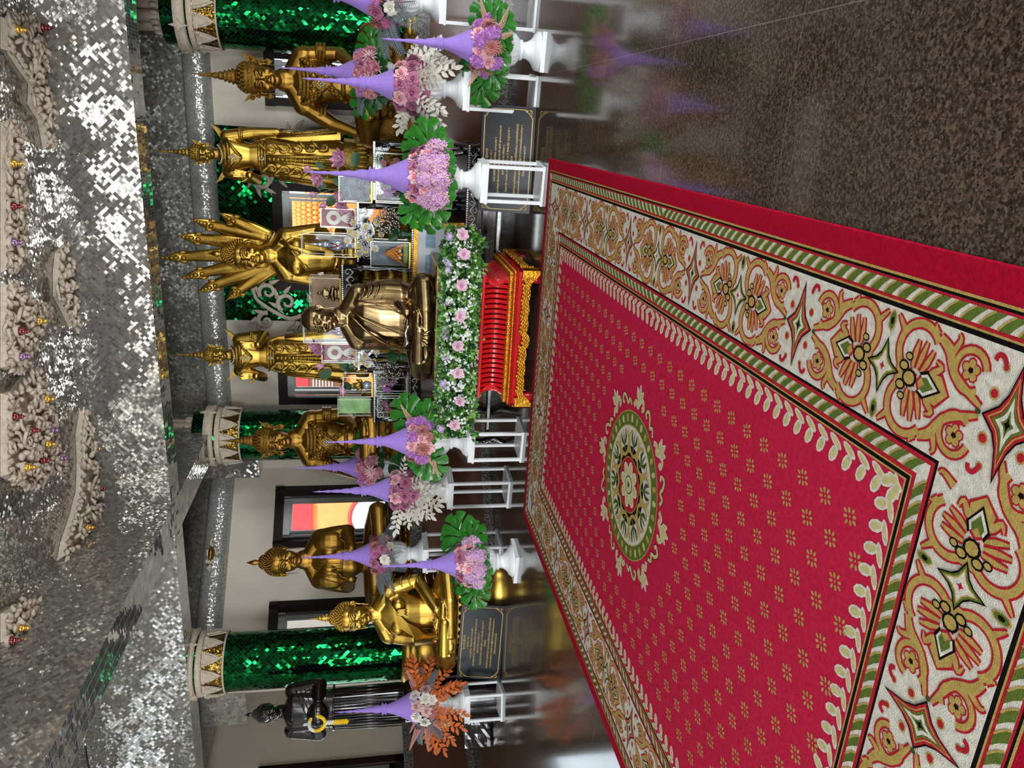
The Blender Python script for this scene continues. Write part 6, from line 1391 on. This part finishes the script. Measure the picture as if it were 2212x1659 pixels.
# ------------------------------------------------------------------ lotus vases, white lotus bunches, silver berry sprays
def vase(label, p, h, r, mat, cat='flowers'):
    t = thing('flower_vase', label, cat, p); mb = MB(); mb.lathe([(r*.6, 0), (r*.62, .01), (r*.5, .02), (r, h*.5), (r*.85, h*.8), (r*.55, h*.92), (r*.75, h), (r*.6, h)], 22); mb.build('vase', mat, t); return t
def lotus_vase(label, Y, zt, blooms, leaves, yv, xv):
    px = xs(yv, xv, Y); t = vase(label, V((px, Y, zt)), .14, .06, MLEAFD)
    for x, y, kd, s_, d in blooms:
        q_ = onY(x, y, Y-.05)-V((px, Y, zt)); put(kd, t, q_, d, s_*1.2)
        mb = MB(); mb.tube([V((0, 0, .12)), V((q_.x*.5, q_.y*.5, q_.z*.6)), q_], .006, 5); mb.build('stem', MSTEM, t)
    for x, y, s_, d in leaves: put('leaf', t, onY(x, y, Y-.02)-V((px, Y, zt)), d, s_*1.35, 0, (0, -1, .2))
lotus_vase('vase of pink lotus flowers before the standing statue at right', YA+.2, zA, [(738, 345, 'lotus', .105, (.2, -.8, .6)), (690, 384, 'lotus', .085, (-.2, -.8, .5)), (672, 365, 'lotusbud', .065, (.1, -.2, 1)), (684, 418, 'lotusbud', .07, (-.3, -.3, 1)), (738, 420, 'lotus', .08, (-.5, -.6, .4)), (705, 440, 'lotusbud', .075, (-.4, -.4, .6)), (740, 445, 'lotus', .075, (-.3, -1, .2))],
           [(745, 400, .10, (.3, 0, .6)), (725, 425, .10, (-.5, 0, .5)), (765, 360, .11, (.6, 0, -.1)), (770, 395, .11, (-.2, 0, -.4)), (705, 402, .08, (0, 0, 1)), (700, 360, .07, (.3, 0, 1))], 395, 790)
lotus_vase('vase of pink lotus flowers before the standing statue at left', YA+.2, zM2, [(685, 748, 'lotus', .085, (.1, -.7, .6)), (700, 790, 'lotusbud', .075, (-.1, -.2, 1)), (735, 835, 'lotusbud', .095, (-.5, -.2, -.3)), (690, 756, 'lotus', .07, (.3, -.9, .3))], [(715, 800, .12, (-.3, 0, .4)), (735, 785, .10, (-.3, 0, -.3)), (745, 825, .09, (-.5, 0, -.3)), (750, 800, .10, (.4, 0, .3))], 790, 768)
def white_bunch(label, Y, zt, yv, pts):
    px = xs(yv, 830, Y); t = vase(label, V((px, Y, zt)), .13, .05, MLEAFD)
    for x, y in pts:
        q_ = onY(x, y, Y)-V((px, Y, zt)); q_.y = rg.uniform(-.06, .03); put('wlotus' if rg.random() < .5 else 'creamrose', t, q_, V((q_.x*1.2, -.9, .35)), .046)
        mb = MB(); mb.ell(q_+V((q_.x*.1, -.04, .012)), .014, 8, 6); mb.build('yellow_heart', MYEL, t)
    mb = MB()
    for k in range(90): mb.ell((rg.gauss(0, .07), rg.uniform(-.09, .05), zz_(785, yv, Y)-zt+rg.gauss(0, .08)), .008, 5, 4)
    o = mb.build('white_filler', MCREAM, t); o['kind'] = 'stuff'
    for k in range(6): put('leaf', t, V((0, 0, .14)), V((cos(k), -.4, .7)), .11)
white_bunch('bunch of white lotus and daisies beside the silver berries at right', 7.99, zD, 505, [(752, 520), (770, 505), (765, 480), (792, 490), (800, 515), (778, 530), (790, 540), (810, 535), (758, 500), (775, 548), (825, 505), (815, 480)])
white_bunch('bunch of white lotus and daisies behind the bronze monk at left', 7.99, zD, 772, [(765, 762), (775, 755), (790, 768), (772, 782), (795, 785), (785, 778), (815, 758)])
def berries(label, Y, zt, yv, xv, n=230):
    c = onY(xv, yv, Y); t = vase(label, V((c.x, Y, zt)), .10, .04, LACQ); q_ = c-V((c.x, Y, zt)); mb = MB(); sm = MB()
    for k in range(n):
        d = V((rg.gauss(0, 1), rg.gauss(0, 1), rg.gauss(0, 1))).normalized()*rg.uniform(.55, 1); p = q_+V((d.x*.145, d.y*.09, d.z*.15)); mb.ell(p, rg.uniform(.007, .0115), 6, 5)
        if k % 3 == 0: sm.tube([V((0, 0, .09)), (q_+p)/2*.9, p], .0022, 4)
    o = mb.build('silver_berries', pbr('silver_berry', '#d0c8b8', .25, .8, (30, .6, 1.2)), t); o['kind'] = 'stuff'; o = sm.build('twigs', pbr('grey_twig', '#4a4038', .6), t)
berries('spray of silver berries on the shelf table at right', YD+.06, zD, 478, 838); berries('spray of silver berries on the shelf table at left', YD+.06, zD, 806, 838, 170)
# ------------------------------------------------------------------ black stone plaques with gilded Thai text
GTX = pbr('gilded_lettering', '#d2b46c', .45, .3); STONE = granite('black_granite', ('#030404', '#06080a', '#1b1e22'), 240, .28, 0, None, .22)
def plaque(label, pts, lines, title_gap, th=.03):
    """pts: bottom-left, bottom-right, top-left, top-right corners in space"""
    bl, br, tl, tr = [V(p) for p in pts]; ux = (br-bl); w = ux.length; ux.normalize(); uz = ((tl-bl)+(tr-br))/2; h = uz.length; uz.normalize(); uy = uz.cross(ux).normalized()
    Mx = Matrix((ux, uy, uz)).transposed().to_4x4(); t = thing('stone_plaque', label, 'plaque', (0, 0, 0)); Mx.translation = (bl+br)/2; t.matrix_world = Mx; f = -.0015
    mb = MB(); mb.box((0, th/2, h/2), (w, th, h), 0, 0, 0, .003); mb.build('slab', STONE, t)
    mb = MB(); e = .055*w; c = .075*w
    for a, b in (((-w/2+c+e*.4, e*.55), (w/2-c-e*.4, e*.55)), ((-w/2+c+e*.4, h-e*.55), (w/2-c-e*.4, h-e*.55))): mb.bar(V((a[0], f, a[1])), V((b[0], f, b[1])), .004, .006)
    for s_ in (-1, 1): mb.bar(V((s_*(w/2-e*.55), f, c+e*.4)), V((s_*(w/2-e*.55), f, h-c-e*.4)), .006, .004)
    for sx_ in (-1, 1):
        for sz in (0, 1):
            def T(a, b): return V((sx_*(w/2-e*.55-a), f, (e*.55+b) if sz == 0 else (h-e*.55-b)))
            for cc, r, a0, g in (((c*.28, c*.28), c*.26, 2.2, 1), ((c*.75, c*.18), c*.16, 3.6, -1), ((c*.18, c*.75), c*.16, 1.0, 1)):
                mb.tube([T(cc[0]+r*(1-q_/12)*cos(a0+g*q_*.6), cc[1]+r*(1-q_/12)*sin(a0+g*q_*.6)) for q_ in range(11)], [.005-.0003*q_ for q_ in range(11)], 5)
            mb.tube([T(c*1.15, 0), T(c*.6, c*.35), T(c*.35, c*.6), T(0, c*1.15)], .004, 5)
    mb.build('gilded_border', GTX, t)
    hh = h*.78; n = len(lines); z = h*.86; LW = 1.62
    for txt, wd, k in lines:
        cu = bpy.data.curves.new('lettering', 'FONT'); cu.body = txt; cu.align_x = 'CENTER'; cu.size = .05; cu.extrude = .0012; cu.materials.append(GTX)
        o = link('lettering', cu, t, (0, f-.001, z), (R(90), 0, 0)); bpy.context.view_layer.update()
        sc_ = .92*k*w/LW; me = bpy.data.meshes.new_from_object(o.evaluated_get(bpy.context.evaluated_depsgraph_get())); bpy.data.objects.remove(o); bpy.data.curves.remove(cu)
        if not me.materials: me.materials.append(GTX)
        o = link('lettering', me, t, (0, f-.001, z), (R(90), 0, 0), scale=(sc_, sc_, 1))
        z -= hh/n
L1 = [('โอวาทปาฏิโมกข์', .30, 1.15), ('( ตั้งนะโม ๓ จบ )', .22, .9), ('นะโม พุทธัสสะ สัพพะปาปัสสะ อะกะระณัง ฯ', .56, .9), ('กุสะลัสสูปะสัมปะทา สะจิตตะปะริโยทะปะนัง เอตัง พุทธานะสาสะนัง', .74, .9), ('ขันตี ปะระมัง ตะโป ตีติกขา ฯ', .50, .9), ('นิพพานัง ปะระมัง วะทันติ พุทธา นะ หิ ปัพพะชิโต ปะรูปะฆาตี ฯ', .84, .9), ('คำแปล', .13, 1.1),
      ('การไม่ทำความชั่วทั้งปวง การทำความดีให้ถึงพร้อม การทำจิตให้ผ่องใส', .74, .9), ('ความอดทนเป็นตบะอย่างยิ่ง ท่านผู้รู้กล่าวว่านิพพานเป็นบรมธรรม ฯ', .88, .9), ('นี้เป็นคำสอนของพระพุทธเจ้า', .36, .9)]
# right plaque leans before the altar table; left one stands before the seated statue
a, b = onZ(1160, 232, .0), onZ(1144, 462, .0); yb_ = (a.y+b.y)/2; tl_, tr_ = onY(1032, 452, yb_+.10), onY(1043, 228, yb_+.10)
plaque('black plaque with gilded text behind the white stand, right of the red throne', [(b.x, yb_, .0), (a.x, yb_, .0), (tl_.x, yb_+.10, tl_.z), (tr_.x, yb_+.10, tl_.z)], L1, 0)
a, b = onZ(1087, 1310, .0), onZ(1076, 1469, .0); yb_ = 7.06; a, b = onY(1087, 1310, yb_), onY(1076, 1469, yb_); h_ = onY(992, 1385, yb_+.05).z
plaque('black plaque with gilded text in front of the seated gold statue at left', [(b.x, yb_, .0), (a.x, yb_, .0), (b.x+.02, yb_+.07, h_), (a.x+.02, yb_+.07, h_)], L1, 0)
# ------------------------------------------------------------------ stucco ornaments with glass studs on the middle ceiling
BEADC = [pbr('amber_glass_stud', '#c29335', .1, .5), pbr('wine_glass_stud', '#6d2226', .1, .4), pbr('mauve_glass_stud', '#7e5f7d', .1, .4)]
def ornament(label, outline, n, beads, thick=.10, seed=1):
    """outline: picture points on the ceiling"""
    rr = random.Random(seed); P = [onZ(x, y, CEIC) for x, y in outline]; c = sum(P, V())/len(P)
    t = thing('stucco_ornament', label, 'ornament', c-ZZ*.032); Q = [(p-c) for p in P]; mb = MB(); k = len(Q)
    def inside(x, y):
        r = False; j = k-1
        for i in range(k):
            if (Q[i].y > y) != (Q[j].y > y) and x < (Q[j].x-Q[i].x)*(y-Q[i].y)/(Q[j].y-Q[i].y)+Q[i].x: r = not r
            j = i
        return r
    def edge(x, y): return min(((V((x, y, 0))-(Q[i]+(Q[(i+1) % k]-Q[i])*max(0, min(1, (V((x, y, 0))-Q[i]).dot(Q[(i+1) % k]-Q[i])/max(1e-9, (Q[(i+1) % k]-Q[i]).length_squared))))).length for i in range(k)))
    vs = [(q_.x, q_.y, .030) for q_ in Q]+[(q_.x*.93, q_.y*.93, -.03) for q_ in Q]; mb.add(vs, [tuple(range(k, 2*k))]+[(i, (i+1) % k, (i+1) % k+k, i+k) for i in range(k)], 0, False)
    x0, x1, y0, y1 = min(q_.x for q_ in Q), max(q_.x for q_ in Q), min(q_.y for q_ in Q), max(q_.y for q_ in Q); spots = []; tries = 0
    while len(spots) < n and tries < n*40:
        tries += 1; x, y = rr.uniform(x0, x1), rr.uniform(y0, y1)
        if inside(x, y): spots.append((x, y, min(thick, .03+.8*edge(x, y))))
    for i, (x, y, h) in enumerate(spots):
        if i % 6 == 0:
            r = rr.uniform(.05, .10); a0 = rr.uniform(0, 6); g = rr.choice((1, -1)); mb.tube([V((x+r*(1-q_/15)*cos(a0+g*q_*.55), y+r*(1-q_/15)*sin(a0+g*q_*.55), -h*.8-.01*sin(q_))) for q_ in range(13)], [.017-.0009*q_ for q_ in range(13)], 6)
        elif i % 2:
            a = rr.uniform(0, 6.28); d = V((cos(a), sin(a), -.5)); p = V((x, y, -h*.7)); L_ = rr.uniform(.05, .10); mb.tube([p, p+d*L_*.5+V((0, 0, -.012)), p+d*L_+V((0, 0, .004))], [.014, .022, .003], 6)
        else: mb.ell((x, y, -h*.75), (rr.uniform(.02, .04), rr.uniform(.02, .04), rr.uniform(.02, .035)), 7, 5)
    for i in range(k):                              # flame-shaped leaves all along the outline
        u, w = Q[i], Q[(i+1) % k]; m_ = max(1, int((w-u).length/.07))
        for j in range(m_):
            p = u.lerp(w, (j+.5)/m_); o = V((p.x, p.y, 0)); o = o.normalized() if o.length > 1e-6 else V((1, 0, 0)); sd = (w-u).normalized(); ln = rr.uniform(.05, .09); b0 = p*.93+V((0, 0, -.03))
            mb.tube([b0, b0+o*ln*.5+sd*.012+V((0, 0, -.02)), b0+o*ln+sd*.035+V((0, 0, -.008))], [.026, .022, .003], 6)
    mb.build('stucco_leaves', STUCCO, t)
    for i, (x, y) in enumerate(beads):
        q_ = onZ(x, y, CEIC-.06)-c; mb = MB(); z = -thick*.8-.0
        mb.lathe([(.034, 0), (.036, -.012), (.028, -.03), (.016, -.045), (.02, -.055), (.008, -.075), (.001, -.09)], 14, (q_.x, q_.y, z)); mb.lathe([(.045, .02), (.046, .0), (.03, -.006)], 14, (q_.x, q_.y, z), 1)
        mb.build('glass_stud', [BEADC[i % 3], STUCCO], t)
ornament('cream stucco spray at the right end of the ceiling edge', [(0, 35), (45, 40), (88, 62), (98, 110), (85, 130), (70, 165), (92, 195), (103, 235), (102, 310), (92, 325), (80, 260), (58, 225), (60, 180), (38, 150), (12, 110), (0, 105)], 150, [(20, 62), (75, 58), (95, 75), (95, 105), (108, 245)], .10, 1)
ornament('cream stucco spray along the top of the picture, beside the right spray', [(0, 262), (18, 270), (24, 330), (28, 420), (30, 480), (28, 560), (12, 585), (0, 590)], 90, [(14, 352), (14, 445), (15, 523)], .08, 2)
ornament('long slender cream stucco spray above the serpent hood', [(118, 545), (132, 530), (146, 560), (158, 590), (166, 640), (165, 690), (158, 733), (146, 705), (130, 670), (114, 640), (113, 590)], 110, [(155, 600), (163, 627), (160, 655)], .09, 3)
ornament('round cream stucco rosette half above the monk', [(0, 610), (20, 625), (55, 655), (92, 668), (75, 695), (55, 735), (32, 790), (10, 800), (0, 795)], 130, [(58, 693), (18, 715), (20, 770)], .13, 4)
ornament('large cream stucco rosette left of the round one', [(0, 850), (18, 845), (50, 805), (70, 800), (75, 835), (90, 900), (105, 960), (128, 1020), (100, 1015), (55, 1055), (20, 1040), (0, 1030)], 190, [(75, 862), (42, 930), (85, 930), (78, 960), (65, 995), (105, 990), (32, 1010), (5, 900)], .13, 5)
ornament('long slender cream stucco spray above the beam crossing', [(172, 880), (182, 905), (192, 930), (200, 970), (202, 1000), (212, 1040), (215, 1090), (195, 1115), (176, 1150), (150, 1200), (122, 1212), (130, 1170), (150, 1110), (163, 1060), (165, 1000), (162, 940)], 150, [(197, 968), (208, 1055), (213, 1090), (175, 1140)], .09, 6)
ornament('cream stucco spray at the left corner of the ceiling', [(0, 1325), (25, 1310), (66, 1304), (48, 1345), (22, 1395), (0, 1410)], 60, [(28, 1358), (8, 1385)], .09, 7)
# a small cream rosette on the slanting cornice
sc0, zc0 = on_ch(460, 1205); p = CH0+tch*sc0+nch*-0.0; n_ = tch.cross(ZZ)*-1
p = CH0+tch*sc0; inn = V((n_.x, n_.y, 0)); inn = inn if inn.y < 0 else -inn
t = thing('cornice_rosette', 'small cream and gold rosette on the mirror cornice between the columns', 'ornament', p+inn*.19+ZZ*zc0, atan2(tch.y, tch.x)); mb = MB()
for k in range(30): a = random.uniform(-1, 1); mb.ell((a*.22, random.uniform(-.02, .02), random.gauss(0, .05)*(1-abs(a))), (.035, .03, .02), 6, 5)
mb.build('stucco_leaves', STUCCO, t); mb = MB(); mb.ell((0, .03, -.01), (.10, .04, .035), 12, 8); mb.ell((0, -.03, -.01), (.10, .04, .035), 12, 8); mb.build('gold_boss', GOLDM if 0 else GOLDD, t)

# odds and ends at the far left
p = onZ(1068, 1580, 0); t = thing('wrapped_bundle', 'dark bundle wrapped in shiny clear plastic behind the low white stand', 'bundle', (p.x-.05, p.y+.35, 0), R(20)); mb = MB(); rr = random.Random(8)
mb.box((0, 0, .16), (.62, .3, .32), 0, 0, 0, .03); mb.build('dark_box', BLACKFR, t); mb = MB(); vs = []; n = 12
for i in range(n+1):
    for j in range(9): vs.append((-.33+.66*i/n, -.165+rr.uniform(-.012, .004), .02+.32*j/8))
mb.add(vs, [(i*9+j, i*9+9+j, i*9+10+j, i*9+j+1) for i in range(n) for j in range(8)], 0, False); mb.build('plastic_wrap', clear('plastic_wrap', (.9, .9, .9), .10, .12), t)
p = onY(962, 1556, pk.y+.22); mb = MB(); mb.lathe([(.085, -.004), (.085, .004)], 24); o = link('round_card', mb.mesh('round_card', pbr('pale_yellow_card', '#d9d58c', .5)), None, p, (R(75), 0, R(20)), label='pale yellow round card propped behind the urn before the black statue', cat='card')
